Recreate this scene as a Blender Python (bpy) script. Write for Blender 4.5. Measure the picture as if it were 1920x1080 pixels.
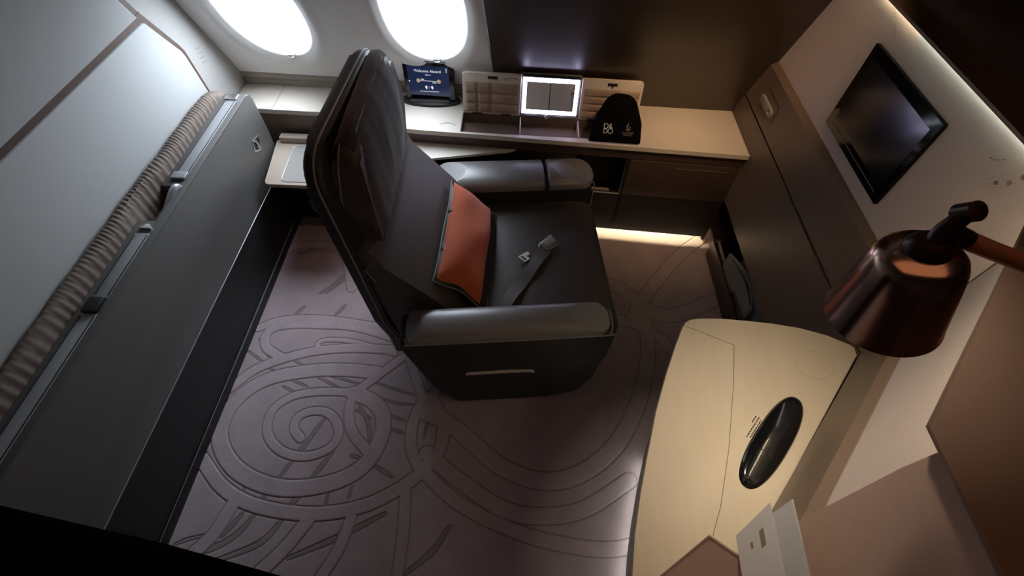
import bpy, bmesh, math, random
import numpy as np
from mathutils import Vector, Matrix, Euler
random.seed(7)
PI = math.pi
S = bpy.context.scene
C = S.collection
for o in list(bpy.data.objects):
    bpy.data.objects.remove(o)

# ------------------------------------------------------------------ camera
cam_d = bpy.data.cameras.new('camera')
cam_d.sensor_width = 36.0
cam_d.lens = 877.5 / 1920 * 36.0
cam_d.clip_start = 0.02
cam = bpy.data.objects.new('camera', cam_d)
C.objects.link(cam)
_r = Matrix(((0.99913398, 0.04147349, -0.00335142), (0.03571691, -0.81355185, 0.58039443), (0.02134442, -0.5800115, -0.81432861)))
_m = Matrix(((_r[0][0], -_r[0][1], -_r[0][2]), (_r[1][0], -_r[1][1], -_r[1][2]), (_r[2][0], -_r[2][1], -_r[2][2])))
cam.matrix_world = Matrix.Translation((0, 0, 2.2)) @ _m.to_4x4()
S.camera = cam

# ------------------------------------------------------------------ world, lamps, exposure
W = bpy.data.worlds.new('sky')
S.world = W
W.use_nodes = True
_nt = W.node_tree
_bg = _nt.nodes['Background']
_bg.inputs[0].default_value = (0.79, 0.875, 1.0, 1)
_tc = _nt.nodes.new('ShaderNodeTexCoord')           # a bright high sky, brightest towards the sun side of the aircraft
_dp = _nt.nodes.new('ShaderNodeVectorMath')
_dp.operation = 'DOT_PRODUCT'
_dp.inputs[1].default_value = Vector((0.52, 0.59, 0.62)).normalized()
_mr = _nt.nodes.new('ShaderNodeMapRange')
_mr.interpolation_type = 'SMOOTHSTEP'
_mr.inputs[1].default_value = 0.40
_mr.inputs[2].default_value = 1.0
_mr.inputs[3].default_value = 1.4
_mr.inputs[4].default_value = 24.0
_nt.links.new(_tc.outputs['Generated'], _dp.inputs[0])
_nt.links.new(_dp.outputs['Value'], _mr.inputs[0])
_nt.links.new(_mr.outputs[0], _bg.inputs[1])
S.view_settings.view_transform = 'Standard'
S.view_settings.look = 'None'
S.view_settings.gamma = 1
S.view_settings.exposure = 0.0


def area(name, loc, rot, sx, sy, power, color, portal=False, spread=180):
    d = bpy.data.lights.new(name, 'AREA')
    d.shape = 'RECTANGLE'
    d.size, d.size_y = sx, sy
    d.energy = power
    d.color = color
    d.spread = math.radians(spread)
    if portal:
        d.cycles.is_portal = True
    o = bpy.data.objects.new(name, d)
    o.location = loc
    o.rotation_euler = rot
    C.objects.link(o)
    return o


for px, py, pz in ((-0.455, 2.30, 1.26), (-1.228, 2.33, 1.23)):          # daylight portals just outside the two cabin windows
    area('window_portal', (px, py, pz), (math.radians(-64), 0, 0), 0.44, 0.66, 1, (1, 1, 1), True)


def aim(loc, to):
    return (Vector(to) - Vector(loc)).to_track_quat('-Z', 'Y').to_euler()


area('table_downlight', (0.22, 0.92, 2.44), aim((0.22, 0.92, 2.44), (0.76, 0.36, 0.8)), 0.08, 0.08, 1.15, (1.0, 0.87, 0.68), spread=42)
area('counter_downlight', (0.80, 1.28, 2.40), aim((0.80, 1.28, 2.40), (0.86, 2.2, 0.67)), 0.12, 0.12, 1.32, (1.0, 0.63, 0.35), spread=44)
area('seat_warm_fill', (-0.70, 1.10, 2.44), aim((-0.70, 1.10, 2.44), (-0.85, 1.72, 0.0)), 0.08, 0.08, 0.20, (1.0, 0.58, 0.36), spread=38)  # added warm fill for the carpet behind the chair and headrest, no known fixture
area('cabin_ceiling_lamp', (0.2, 0.3, 2.45), (0, 0, 0), 1.2, 0.6, 1.0, (1.0, 0.50, 0.26))


# ------------------------------------------------------------------ materials


def mat(name, col, rough=0.5, metal=0.0, noise=0.0, nscale=40, bump=0.0, bscale=200, spec=0.5, stretch=None,
        emit=None, estr=0.0, coat=0.0, sheen=0.0, dark=None):
    m = bpy.data.materials.new(name)
    m.use_nodes = True
    nt = m.node_tree
    b = nt.nodes['Principled BSDF']
    b.inputs['Base Color'].default_value = (*col, 1)
    b.inputs['Roughness'].default_value = rough
    b.inputs['Metallic'].default_value = metal
    b.inputs['Specular IOR Level'].default_value = spec
    b.inputs['Coat Weight'].default_value = coat
    b.inputs['Sheen Weight'].default_value = sheen
    if emit:
        b.inputs['Emission Color'].default_value = (*emit, 1)
        b.inputs['Emission Strength'].default_value = estr
    tc = nt.nodes.new('ShaderNodeTexCoord')
    mp = nt.nodes.new('ShaderNodeMapping')
    if stretch:
        mp.inputs['Scale'].default_value = stretch
    nt.links.new(tc.outputs['Object'], mp.inputs['Vector'])
    n = nt.nodes.new('ShaderNodeTexNoise')
    n.inputs['Scale'].default_value = nscale
    n.inputs['Detail'].default_value = 4
    nt.links.new(mp.outputs['Vector'], n.inputs['Vector'])
    r = nt.nodes.new('ShaderNodeMix')
    r.data_type = 'RGBA'
    dk = dark if dark else tuple(c * (1 - noise) for c in col)
    r.inputs[6].default_value = (*dk, 1)
    r.inputs[7].default_value = (*[min(1, c * (1 + noise * 0.5)) for c in col], 1)
    nt.links.new(n.outputs['Fac'], r.inputs[0])
    nt.links.new(r.outputs[2], b.inputs['Base Color'])
    if bump:
        n2 = nt.nodes.new('ShaderNodeTexNoise')
        n2.inputs['Scale'].default_value = bscale
        n2.inputs['Detail'].default_value = 3
        nt.links.new(tc.outputs['Object'], n2.inputs['Vector'])
        bp = nt.nodes.new('ShaderNodeBump')
        bp.inputs['Strength'].default_value = bump
        bp.inputs['Distance'].default_value = 0.002
        nt.links.new(n2.outputs['Fac'], bp.inputs['Height'])
        nt.links.new(bp.outputs['Normal'], b.inputs['Normal'])
    return m


M = {}
M['lining'] = mat('cabin_lining_plastic', (0.88, 0.865, 0.85), 0.55, noise=0.04)
M['lining_trim'] = mat('taupe_moulding_plastic', (0.36, 0.31, 0.27), 0.5, noise=0.06)
M['lining_strip'] = mat('grey_beige_lining_strip', (0.42, 0.405, 0.385), 0.55, noise=0.05)
M['panel_white'] = mat('pale_grey_wall_panel', (0.475, 0.485, 0.48), 0.6, noise=0.03)
M['bronze_trim'] = mat('bronze_trim_metal', (0.09, 0.052, 0.034), 0.45, 0.1, noise=0.1)
M['brown_wall'] = mat('brown_satin_laminate', (0.047, 0.028, 0.016), 0.31, noise=0.08, spec=0.75)
M['taupe_wall'] = mat('taupe_satin_laminate', (0.175, 0.122, 0.088), 0.42, noise=0.06)
M['cream_fabric'] = mat('cream_wall_fabric', (0.62, 0.525, 0.485), 0.85, noise=0.06, nscale=300, bump=0.25, bscale=700)
M['pink_leather'] = mat('blush_tan_leather', (0.66, 0.46, 0.37), 0.6, noise=0.08, bump=0.25, bscale=260)
M['ledge_brown'] = mat('dark_brown_ledge', (0.26, 0.165, 0.125), 0.5, noise=0.08)
M['bed_grey'] = mat('bed_shell_grey_plastic', (0.108, 0.103, 0.096), 0.5, noise=0.05, bump=0.1, bscale=500)
M['rail_grey'] = mat('rail_satin_grey', (0.33, 0.34, 0.35), 0.35, 0.3, noise=0.05)
M['black_kick'] = mat('black_kick_laminate', (0.013, 0.013, 0.013), 0.5, noise=0.25, nscale=12)
M['silver'] = mat('brushed_silver', (0.62, 0.62, 0.62), 0.28, 1.0, noise=0.05)
M['chrome'] = mat('bright_chrome', (0.8, 0.8, 0.8), 0.1, 1.0)
M['black'] = mat('matt_black_plastic', (0.012, 0.012, 0.012), 0.5, noise=0.1)
M['void_black'] = mat('black_rubber_edge', (0.002, 0.002, 0.002), 0.9, spec=0.0)
M['black_gloss'] = mat('gloss_black_plastic', (0.006, 0.006, 0.007), 0.14, noise=0.05, coat=0.5)
M['mattress'] = mat('beige_mattress_cover', (0.19, 0.15, 0.122), 0.9, noise=0.12, nscale=30, bump=0.3, bscale=300)
M['leather'] = mat('dark_brown_leather', (0.075, 0.060, 0.056), 0.45, noise=0.2, nscale=60, bump=0.25, bscale=320)
M['leather_side'] = mat('charcoal_leather', (0.026, 0.022, 0.022), 0.5, noise=0.15, nscale=60, bump=0.2, bscale=320)
M['leather_pad'] = mat('smooth_armrest_leather', (0.21, 0.195, 0.195), 0.36, spec=1.0, noise=0.1, bump=0.1, bscale=320)
M['cover_cloth'] = mat('aubergine_headrest_cloth', (0.135, 0.10, 0.10), 0.85, noise=0.12, nscale=20, bump=0.2, bscale=500, sheen=0.25)
M['piping'] = mat('grey_piping_cord', (0.27, 0.245, 0.24), 0.5)
M['orange'] = mat('orange_woven_cloth', (0.56, 0.115, 0.04), 0.85, noise=0.12, nscale=80, bump=0.35, bscale=600, sheen=0.2)
M['counter_wood'] = mat('pale_maple_laminate', (0.66, 0.595, 0.515), 0.38, noise=0.05, nscale=6, stretch=(1, 14, 14))
M['table_wood'] = mat('pale_maple_table_laminate', (0.68, 0.575, 0.44), 0.32, noise=0.09, nscale=5, stretch=(9, 1.2, 9))
M['seam'] = mat('dark_seam_line', (0.13, 0.095, 0.07), 0.6)
M['tan_plastic'] = mat('tan_tray_plastic', (0.44, 0.36, 0.29), 0.45, noise=0.04)
M['tray_grey'] = mat('grey_tray_insert', (0.31, 0.285, 0.26), 0.6, spec=0.25, noise=0.04)
M['drawer_brown'] = mat('deep_brown_laminate', (0.065, 0.040, 0.032), 0.42, noise=0.08)
M['near_black_wood'] = mat('blackish_brown_laminate', (0.02, 0.014, 0.012), 0.5, noise=0.1)
M['quilt'] = mat('quilted_taupe_leather', (0.42, 0.31, 0.235), 0.55, noise=0.08, bump=0.15, bscale=350)
M['lid'] = mat('pale_lid_plastic', (0.76, 0.68, 0.59), 0.42, noise=0.03)
M['suede'] = mat('brown_suede_lining', (0.16, 0.105, 0.08), 0.9, noise=0.1, bump=0.2, bscale=500)
M['mirror'] = mat('mirror_glass', (0.9, 0.9, 0.9), 0.01, 1.0)
M['led'] = mat('mirror_led_frame', (1, 1, 1), 0.5, emit=(0.66, 0.63, 1.0), estr=12.0)
M['screen'] = mat('tablet_screen_navy', (0.01, 0.015, 0.04), 0.15, emit=(0.012, 0.020, 0.058), estr=0.8)
M['screen_text'] = mat('tablet_screen_white', (0.1, 0.1, 0.1), 0.4, emit=(0.85, 0.88, 0.95), estr=0.85)
M['screen_gold'] = mat('tablet_screen_gold', (0.1, 0.1, 0.1), 0.4, emit=(0.55, 0.42, 0.25), estr=0.6)
M['pouch'] = mat('black_fleece_pouch', (0.004, 0.004, 0.005), 1.0, spec=0.05, noise=0.2, bump=0.3, bscale=500)
M['print_white'] = mat('white_print', (0.85, 0.85, 0.85), 0.7)
M['print_grey'] = mat('grey_print', (0.20, 0.19, 0.18), 0.7)
M['copper'] = mat('polished_copper', (0.58, 0.37, 0.30), 0.20, 1.0, noise=0.04, nscale=10)
M['copper_arm'] = mat('matt_copper_arm', (0.40, 0.17, 0.10), 0.5, 0.3, noise=0.05)
M['lamp_dark'] = mat('dark_bronze_joint', (0.035, 0.02, 0.018), 0.3, 0.6)
M['lamp_inner'] = mat('lamp_white_inner', (0.7, 0.68, 0.62), 0.5)
M['paper'] = mat('white_paper', (0.62, 0.58, 0.57), 0.7, noise=0.03)
M['paper_grey'] = mat('pale_grey_paper', (0.50, 0.49, 0.50), 0.7, noise=0.03)
M['print_tan'] = mat('tan_print', (0.25, 0.19, 0.15), 0.7)
M['magazine'] = mat('grey_magazine_pages', (0.8, 0.77, 0.76), 0.6, noise=0.35, nscale=20)
M['cove_warm'] = mat('cove_led_warm', (1, 1, 1), 0.5, emit=(1.0, 0.86, 0.56), estr=9.5)
M['cove_cool'] = mat('cove_led_cool', (1, 1, 1), 0.5, emit=(0.85, 1.0, 0.85), estr=7.0)
M['cove_corner'] = mat('cove_led_corner', (1, 1, 1), 0.5, emit=(1.0, 0.86, 0.56), estr=45.0)
M['tv_bezel'] = mat('gloss_black_bezel', (0.003, 0.003, 0.003), 0.10, spec=0.25)
M['floor_led_warm'] = mat('floor_led_warm', (1, 1, 1), 0.5, emit=(1.0, 0.88, 0.50), estr=95.0)
M['floor_led_cool'] = mat('floor_led_cool', (1, 1, 1), 0.5, emit=(0.93, 1.0, 0.92), estr=9.0)
M['ceiling'] = mat('cabin_ceiling_panel', (0.13, 0.11, 0.10), 0.7, noise=0.03)
M['door_cream'] = mat('cream_door_leather', (0.85, 0.74, 0.66), 0.6, noise=0.05)
M['webbing'] = mat('dark_belt_webbing', (0.10, 0.088, 0.082), 0.6, noise=0.2, nscale=200)


def pane_material():
    m = bpy.data.materials.new('window_acrylic')
    m.use_nodes = True
    nt = m.node_tree
    nt.nodes.remove(nt.nodes['Principled BSDF'])
    t = nt.nodes.new('ShaderNodeBsdfTransparent')
    t.inputs[0].default_value = (0.96, 0.98, 0.98, 1)
    g = nt.nodes.new('ShaderNodeBsdfGlossy')
    g.inputs['Roughness'].default_value = 0.03
    x = nt.nodes.new('ShaderNodeMixShader')
    x.inputs[0].default_value = 0.05
    nt.links.new(t.outputs[0], x.inputs[1])
    nt.links.new(g.outputs[0], x.inputs[2])
    nt.links.new(x.outputs[0], nt.nodes['Material Output'].inputs[0])
    return m


M['pane'] = pane_material()


def carpet_material():
    m = bpy.data.materials.new('sculpted_wool_carpet')
    m.use_nodes = True
    nt = m.node_tree
    b = nt.nodes['Principled BSDF']
    b.inputs['Roughness'].default_value = 0.95
    b.inputs['Specular IOR Level'].default_value = 0.1
    b.inputs['Sheen Weight'].default_value = 0.15
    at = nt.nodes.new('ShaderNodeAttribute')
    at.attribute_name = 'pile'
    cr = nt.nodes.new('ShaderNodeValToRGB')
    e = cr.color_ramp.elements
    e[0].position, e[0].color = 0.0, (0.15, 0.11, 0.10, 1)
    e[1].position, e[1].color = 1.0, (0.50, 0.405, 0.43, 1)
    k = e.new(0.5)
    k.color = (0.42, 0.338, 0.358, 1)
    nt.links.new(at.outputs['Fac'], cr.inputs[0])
    tc = nt.nodes.new('ShaderNodeTexCoord')
    n = nt.nodes.new('ShaderNodeTexNoise')
    n.inputs['Scale'].default_value = 420
    n.inputs['Detail'].default_value = 3
    nt.links.new(tc.outputs['Object'], n.inputs['Vector'])
    n3 = nt.nodes.new('ShaderNodeTexNoise')
    n3.inputs['Scale'].default_value = 9
    nt.links.new(tc.outputs['Object'], n3.inputs['Vector'])
    mr = nt.nodes.new('ShaderNodeMapRange')
    mr.inputs[3].default_value = 0.84
    mr.inputs[4].default_value = 1.2
    nt.links.new(n3.outputs['Fac'], mr.inputs[0])
    mx = nt.nodes.new('ShaderNodeMix')
    mx.data_type = 'RGBA'
    mx.blend_type = 'MULTIPLY'
    mx.inputs[0].default_value = 1
    nt.links.new(cr.outputs[0], mx.inputs[6])
    nt.links.new(mr.outputs[0], mx.inputs[7])
    mr2 = nt.nodes.new('ShaderNodeMapRange')
    mr2.inputs[1].default_value = 0.3
    mr2.inputs[2].default_value = 0.7
    mr2.inputs[3].default_value = 0.80
    mr2.inputs[4].default_value = 1.2
    nt.links.new(n.outputs['Fac'], mr2.inputs[0])
    mx2 = nt.nodes.new('ShaderNodeMix')
    mx2.data_type = 'RGBA'
    mx2.blend_type = 'MULTIPLY'
    mx2.inputs[0].default_value = 1
    nt.links.new(mx.outputs[2], mx2.inputs[6])
    nt.links.new(mr2.outputs[0], mx2.inputs[7])
    nt.links.new(mx2.outputs[2], b.inputs['Base Color'])
    bp = nt.nodes.new('ShaderNodeBump')
    bp.inputs['Strength'].default_value = 0.5
    bp.inputs['Distance'].default_value = 0.003
    nt.links.new(n.outputs['Fac'], bp.inputs['Height'])
    nt.links.new(bp.outputs['Normal'], b.inputs['Normal'])
    return m


M['carpet'] = carpet_material()

# ------------------------------------------------------------------ helpers


def obj(name, bm, m, parent=None, ang=35, kind=None):
    me = bpy.data.meshes.new(name)
    bmesh.ops.recalc_face_normals(bm, faces=bm.faces)
    bm.to_mesh(me)
    bm.free()
    me.materials.append(m)
    for p in me.polygons:
        p.use_smooth = True
    me.set_sharp_from_angle(angle=math.radians(ang))
    o = bpy.data.objects.new(name, me)
    C.objects.link(o)
    if parent:
        o.parent = parent
    if kind:
        o['kind'] = kind
    return o


def thing(name, label, cat, loc=(0, 0, 0), rot=(0, 0, 0), group=None):
    o = bpy.data.objects.new(name, None)
    o.empty_display_size = 0.05
    C.objects.link(o)
    o.location = loc
    o.rotation_euler = rot
    return tag(o, label, cat, group)


def tag(o, label, cat, group=None):
    o['label'] = label
    o['category'] = cat
    if group:
        o['group'] = group
    return o


def struct_empty(name):
    o = bpy.data.objects.new(name, None)
    C.objects.link(o)
    o['kind'] = 'structure'
    return o


def bev(bm, geom_verts, r, seg=3):
    if r > 0:
        vs = set(geom_verts)
        es = [e for e in bm.edges if e.verts[0] in vs and e.verts[1] in vs]
        bmesh.ops.bevel(bm, geom=es, offset=r, segments=seg, affect='EDGES', profile=0.5, clamp_overlap=True)


def box(bm, x0, x1, y0, y1, z0, z1, r=0.0, seg=3, mx=None):
    vs = [bm.verts.new((x, y, z)) for z in (z0, z1) for y in (y0, y1) for x in (x0, x1)]
    for f in ((0, 2, 3, 1), (4, 5, 7, 6), (0, 1, 5, 4), (2, 6, 7, 3), (0, 4, 6, 2), (1, 3, 7, 5)):
        bm.faces.new([vs[i] for i in f])
    n0 = len(bm.verts)
    if mx is not None:
        bmesh.ops.transform(bm, matrix=mx, verts=vs)
    bev(bm, vs, r, seg)


def prism(bm, pts, h0, h1, axis='z', r=0.0, seg=2, mx=None):
    """polygon pts extruded from h0 to h1 along axis; pts are the two other coordinates in order"""
    def P(a, b, h):
        return (a, b, h) if axis == 'z' else ((h, a, b) if axis == 'x' else (a, h, b))
    lo = [bm.verts.new(P(a, b, h0)) for a, b in pts]
    hi = [bm.verts.new(P(a, b, h1)) for a, b in pts]
    n = len(pts)
    bm.faces.new(lo)
    bm.faces.new(hi)
    for i in range(n):
        bm.faces.new((lo[i], lo[(i + 1) % n], hi[(i + 1) % n], hi[i]))
    if mx is not None:
        bmesh.ops.transform(bm, matrix=mx, verts=lo + hi)
    if r > 0:
        es = []
        for ring in (lo, hi):
            for i in range(n):
                e = bm.edges.get((ring[i], ring[(i + 1) % n]))
                if e:
                    es.append(e)
        bmesh.ops.bevel(bm, geom=es, offset=r, segments=seg, affect='EDGES', profile=0.5, clamp_overlap=True)


def round_poly(pts, rad, n=6):
    """round the corners of a polygon; rad is one radius or a list"""
    out = []
    N = len(pts)
    for i in range(N):
        r = rad[i] if isinstance(rad, (list, tuple)) else rad
        p = Vector(pts[i])
        if r <= 0:
            out.append(tuple(p))
            continue
        a = Vector(pts[i - 1]) - p
        b = Vector(pts[(i + 1) % N]) - p
        ang = a.angle(b)
        d = min(r / math.tan(ang / 2), a.length * 0.49, b.length * 0.49)
        p0 = p + a.normalized() * d
        p1 = p + b.normalized() * d
        for k in range(n + 1):
            t = k / n
            out.append(tuple((1 - t) ** 2 * p0 + 2 * t * (1 - t) * p + t * t * p1))
    return out


def tube(bm, pts, r, seg=8, closed=False):
    pts = [Vector(p) for p in pts]
    n = len(pts)
    rs = r if isinstance(r, (list, tuple)) else [r] * n
    rings = []
    up = None
    for i, p in enumerate(pts):
        a = pts[i - 1] if (i > 0 or closed) else p
        b = pts[(i + 1) % n] if (i < n - 1 or closed) else p
        t = (b - a).normalized()
        if up is None:
            up = Vector((0, 0, 1)) if abs(t.z) < 0.9 else Vector((1, 0, 0))
        u = (up - t * up.dot(t))
        if u.length < 1e-4:
            u = t.orthogonal()
        u.normalize()
        up = u
        v = t.cross(u)
        rings.append([bm.verts.new(p + (u * math.cos(2 * PI * k / seg) + v * math.sin(2 * PI * k / seg)) * rs[i]) for k in range(seg)])
    m = n if closed else n - 1
    for i in range(m):
        A, B = rings[i], rings[(i + 1) % n]
        for k in range(seg):
            bm.faces.new((A[k], A[(k + 1) % seg], B[(k + 1) % seg], B[k]))
    if not closed:
        bm.faces.new(rings[0][::-1])
        bm.faces.new(rings[-1])


def lathe(bm, prof, seg=32, mx=None, cap=True):
    rings = []
    allv = []
    for r, z in prof:
        ring = [bm.verts.new((r * math.cos(2 * PI * k / seg), r * math.sin(2 * PI * k / seg), z)) for k in range(seg)]
        rings.append(ring)
        allv += ring
    for A, B in zip(rings, rings[1:]):
        for k in range(seg):
            bm.faces.new((A[k], A[(k + 1) % seg], B[(k + 1) % seg], B[k]))
    if cap:
        bm.faces.new(rings[0][::-1])
        bm.faces.new(rings[-1])
    if mx is not None:
        bmesh.ops.transform(bm, matrix=mx, verts=allv)


def grid(bm, nu, nv, fn, closed_u=False):
    vs = [[bm.verts.new(fn(i / (nu if closed_u else nu - 1), j / (nv - 1))) for j in range(nv)] for i in range(nu)]
    for i in range(nu if closed_u else nu - 1):
        for j in range(nv - 1):
            a = (i + 1) % nu
            bm.faces.new((vs[i][j], vs[a][j], vs[a][j + 1], vs[i][j + 1]))
    return vs


def spline(pts, n=8, closed=False):
    P = [Vector(p) for p in pts]
    N = len(P)
    out = []
    m = N if closed else N - 1
    for i in range(m):
        p1, p2 = P[i], P[(i + 1) % N]
        p0 = P[i - 1] if (i > 0 or closed) else p1 * 2 - p2
        p3 = P[(i + 2) % N] if (i + 2 < N or closed) else p2 * 2 - p1
        for k in range(n):
            t = k / n
            out.append(0.5 * ((2 * p1) + (p2 - p0) * t + (2 * p0 - 5 * p1 + 4 * p2 - p3) * t * t + (3 * p1 - p0 - 3 * p2 + p3) * t ** 3))
    if not closed:
        out.append(P[-1])
    return out


def frame_mx(o, x, y):
    """matrix whose local x,y axes are the given vectors (z = x cross y) at o"""
    x = Vector(x).normalized()
    y = Vector(y)
    z = x.cross(y).normalized()
    y = z.cross(x)
    m = Matrix((x, y, z)).transposed().to_4x4()
    m.translation = Vector(o)
    return m


def text(name, body, size, mx, m, parent, ext=0.0003, align='CENTER', sx=1.0):
    cu = bpy.data.curves.new(name, 'FONT')
    cu.body = body
    cu.size = size
    cu.align_x = align
    cu.align_y = 'CENTER'
    cu.extrude = ext
    cu.resolution_u = 3
    t = bpy.data.objects.new(name, cu)
    C.objects.link(t)
    bpy.context.view_layer.update()
    me = bpy.data.meshes.new_from_object(t.evaluated_get(bpy.context.evaluated_depsgraph_get()))
    bpy.data.objects.remove(t)
    me.transform(mx @ Matrix.Diagonal((sx, 1, 1, 1)))
    me.materials.clear()
    me.materials.append(m)
    o = bpy.data.objects.new(name, me)
    C.objects.link(o)
    o.parent = parent
    return o


SK = 0.035                                   # the fuselage side runs slightly askew to the suite


def bk(pts):
    return [(x, y - SK * x) for x, y in pts]


PROF = [(0.0, 2.47), (0.67, 2.42), (0.70, 2.41), (0.81, 2.365), (1.035, 2.25), (1.40, 2.075), (1.8, 1.86), (2.1, 1.66), (2.5, 1.35)]


def yw(z):
    for (a, b), (c, d) in zip(PROF, PROF[1:]):
        if z <= c:
            return b + (d - b) * (z - a) / (c - a)
    return PROF[-1][1]

# ================================================================== SETTING
# ---- floor: sculpted carpet, ribbons and cut grooves are real relief
CARPET=[
 (0.045,1,[(-0.963,0.658),(-1.005,0.700),(-1.005,0.754),(-0.957,0.787),(-0.887,0.790),(-0.832,0.759),(-0.793,0.697),(-0.802,0.637),(-0.853,0.596),(-0.933,0.577),(-1.024,0.594),(-1.100,0.646),(-1.138,0.714),(-1.132,0.792),(-1.068,0.856),(-0.972,0.885),(-0.855,0.893),(-0.769,0.890)]),
 (0.075,1,[(-0.769,0.890),(-0.669,0.853),(-0.603,0.782),(-0.591,0.680),(-0.632,0.563),(-0.728,0.487),(-0.882,0.445),(-1.041,0.448),(-1.198,0.505),(-1.308,0.601),(-1.350,0.698),(-1.340,0.796),(-1.283,0.888),(-1.180,0.957),(-0.992,1.002),(-0.831,1.012),(-0.680,1.004)]),
 (0.055,1,[(-1.377,0.891),(-1.277,1.004),(-1.074,1.096),(-0.861,1.135),(-0.610,1.139)]),
 (0.060,1,[(-1.555,0.715),(-1.445,0.607),(-1.359,0.533),(-1.242,0.436),(-1.102,0.374),(-0.921,0.345),(-0.751,0.349),(-0.589,0.390),(-0.453,0.468),(-0.369,0.545),(-0.314,0.630),(-0.304,0.718),(-0.327,0.807),(-0.393,0.886)]),
 (0.055,1,[(-0.380,0.533),(-0.442,0.637),(-0.452,0.750),(-0.426,0.843),(-0.358,0.922)]),
 (0.050,1,[(-0.560,1.094),(-0.675,0.980),(-0.756,0.891),(-0.770,0.801),(-0.731,0.699),(-0.620,0.593)]),
 (0.050,1,[(-1.359,1.235),(-1.247,1.291),(-1.019,1.306),(-0.691,1.268)]),
 (0.050,1,[(-1.190,1.068),(-1.285,1.126),(-1.301,1.213),(-1.208,1.259),(-1.009,1.269),(-0.834,1.261),(-0.622,1.205)]),
 (0.030,1,[(-0.605,1.111),(-0.813,1.172),(-0.957,1.181),(-1.016,1.162),(-1.010,1.115)]),
 (0.060,1,[(-1.168,0.364),(-1.205,0.245),(-1.295,0.137),(-1.358,0.089)]),
 (0.060,1,[(-0.828,0.318),(-0.898,0.203),(-0.975,0.112),(-1.011,0.066)]),
 (0.050,1,[(-0.650,0.332),(-0.672,0.217),(-0.720,0.112)]),
 (0.050,1,[(-0.438,0.485),(-0.432,0.403),(-0.419,0.275),(-0.418,0.115)]),
 (0.060,1,[(-0.368,0.534),(-0.275,0.459),(-0.175,0.398),(-0.010,0.331),(0.193,0.279),(0.436,0.259),(0.664,0.307)]),
 (0.050,1,[(-0.517,1.084),(-0.464,0.968),(-0.417,0.871)]),
 (0.022,0,[(-0.873,0.760),(-0.939,0.616),(-1.006,0.482)]),
 (0.020,0,[(-0.797,0.604),(-0.831,0.538),(-0.863,0.479)]),
 (0.022,0,[(-1.044,0.422),(-1.047,0.379)]),
 (0.025,0,[(-0.891,0.417),(-0.922,0.368)]),
 (0.020,0,[(-1.111,0.334),(-1.138,0.287),(-1.165,0.242)]),
 (0.026,0,[(-1.059,0.331),(-1.112,0.248),(-1.210,0.191),(-1.343,0.172)]),
 (0.026,0,[(-0.936,0.314),(-1.004,0.223),(-1.180,0.146)]),
 (0.026,0,[(-0.508,0.358),(-0.673,0.265),(-0.868,0.176)]),
 (0.025,0,[(-0.229,0.318),(-0.290,0.222),(-0.395,0.134)]),
 (0.015,0,[(-1.223,0.249),(-1.302,0.226),(-1.347,0.205)]),
 (0.012,0,[(-0.736,0.803),(-0.657,0.767)]),
 (0.020,0,[(-0.729,0.830),(-0.664,0.740),(-0.641,0.659)]),
 (0.015,0,[(-0.711,0.590),(-0.660,0.580)]),
 (0.018,0,[(-0.600,0.553),(-0.506,0.505)]),
 (0.012,0,[(-0.696,0.886),(-0.557,0.851),(-0.458,0.842)]),
 (0.012,0,[(-0.676,0.951),(-0.570,0.920),(-0.452,0.890)]),
 (0.012,0,[(-0.599,0.796),(-0.490,0.761)]),
 (0.015,0,[(-0.586,0.731),(-0.480,0.700)]),
 (0.020,0,[(-1.158,1.382),(-1.193,1.328)]),
 (0.020,0,[(-0.933,1.402),(-0.974,1.330)]),
 (0.020,0,[(-1.059,1.514),(-1.095,1.476)]),
 (0.012,0,[(-1.141,1.067),(-1.027,1.008)]),
 (0.012,0,[(-1.231,1.006),(-1.143,0.966)]),
 (0.012,0,[(-0.932,0.983),(-0.760,0.940)]),
 (0.012,0,[(-1.096,0.946),(-1.007,0.914)]),
 (0.012,0,[(-1.125,0.909),(-1.049,0.877)]),
 (0.012,0,[(-0.984,0.973),(-0.833,0.908)]),
 (0.012,0,[(-1.336,1.171),(-1.251,1.065)]),
 (0.012,0,[(-1.373,1.098),(-1.277,1.041)]),
 (0.014,0,[(-1.313,0.553),(-1.208,0.499)]),
 (0.012,0,[(-1.148,0.468),(-1.136,0.402)]),
 (0.012,0,[(-0.674,0.459),(-0.680,0.410)]),
 (0.012,0,[(-0.772,0.428),(-0.771,0.379)]),
 (0.012,0,[(-0.381,0.805),(-0.390,0.689)]),
 (0.075,1,[(1.176,2.013),(1.011,1.870),(0.856,1.681),(0.719,1.496),(0.665,1.384)]),
 (0.090,1,[(0.527,1.621),(0.612,1.604),(0.682,1.534),(0.749,1.467),(0.868,1.423),(0.990,1.459),(1.140,1.537)]),
 (0.060,1,[(0.527,1.407),(0.693,1.348),(0.798,1.287),(0.861,1.183)]),
 (0.080,1,[(-0.422,0.817),(-0.259,0.745),(0.003,0.560),(0.243,0.524),(0.469,0.651),(0.633,0.890),(0.726,1.189),(0.734,1.476)]),
 (0.070,1,[(-0.367,0.616),(-0.209,0.506),(0.033,0.385),(0.309,0.396),(0.555,0.537)]),
 (0.040,0,[(-1.061,1.485),(-0.906,1.718)]),
 (0.030,0,[(-1.301,1.759),(-1.068,1.856)]),
 (0.060,1,[(-1.456,1.648),(-1.320,1.821),(-1.052,1.793),(-0.924,1.521)]),
]


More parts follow.
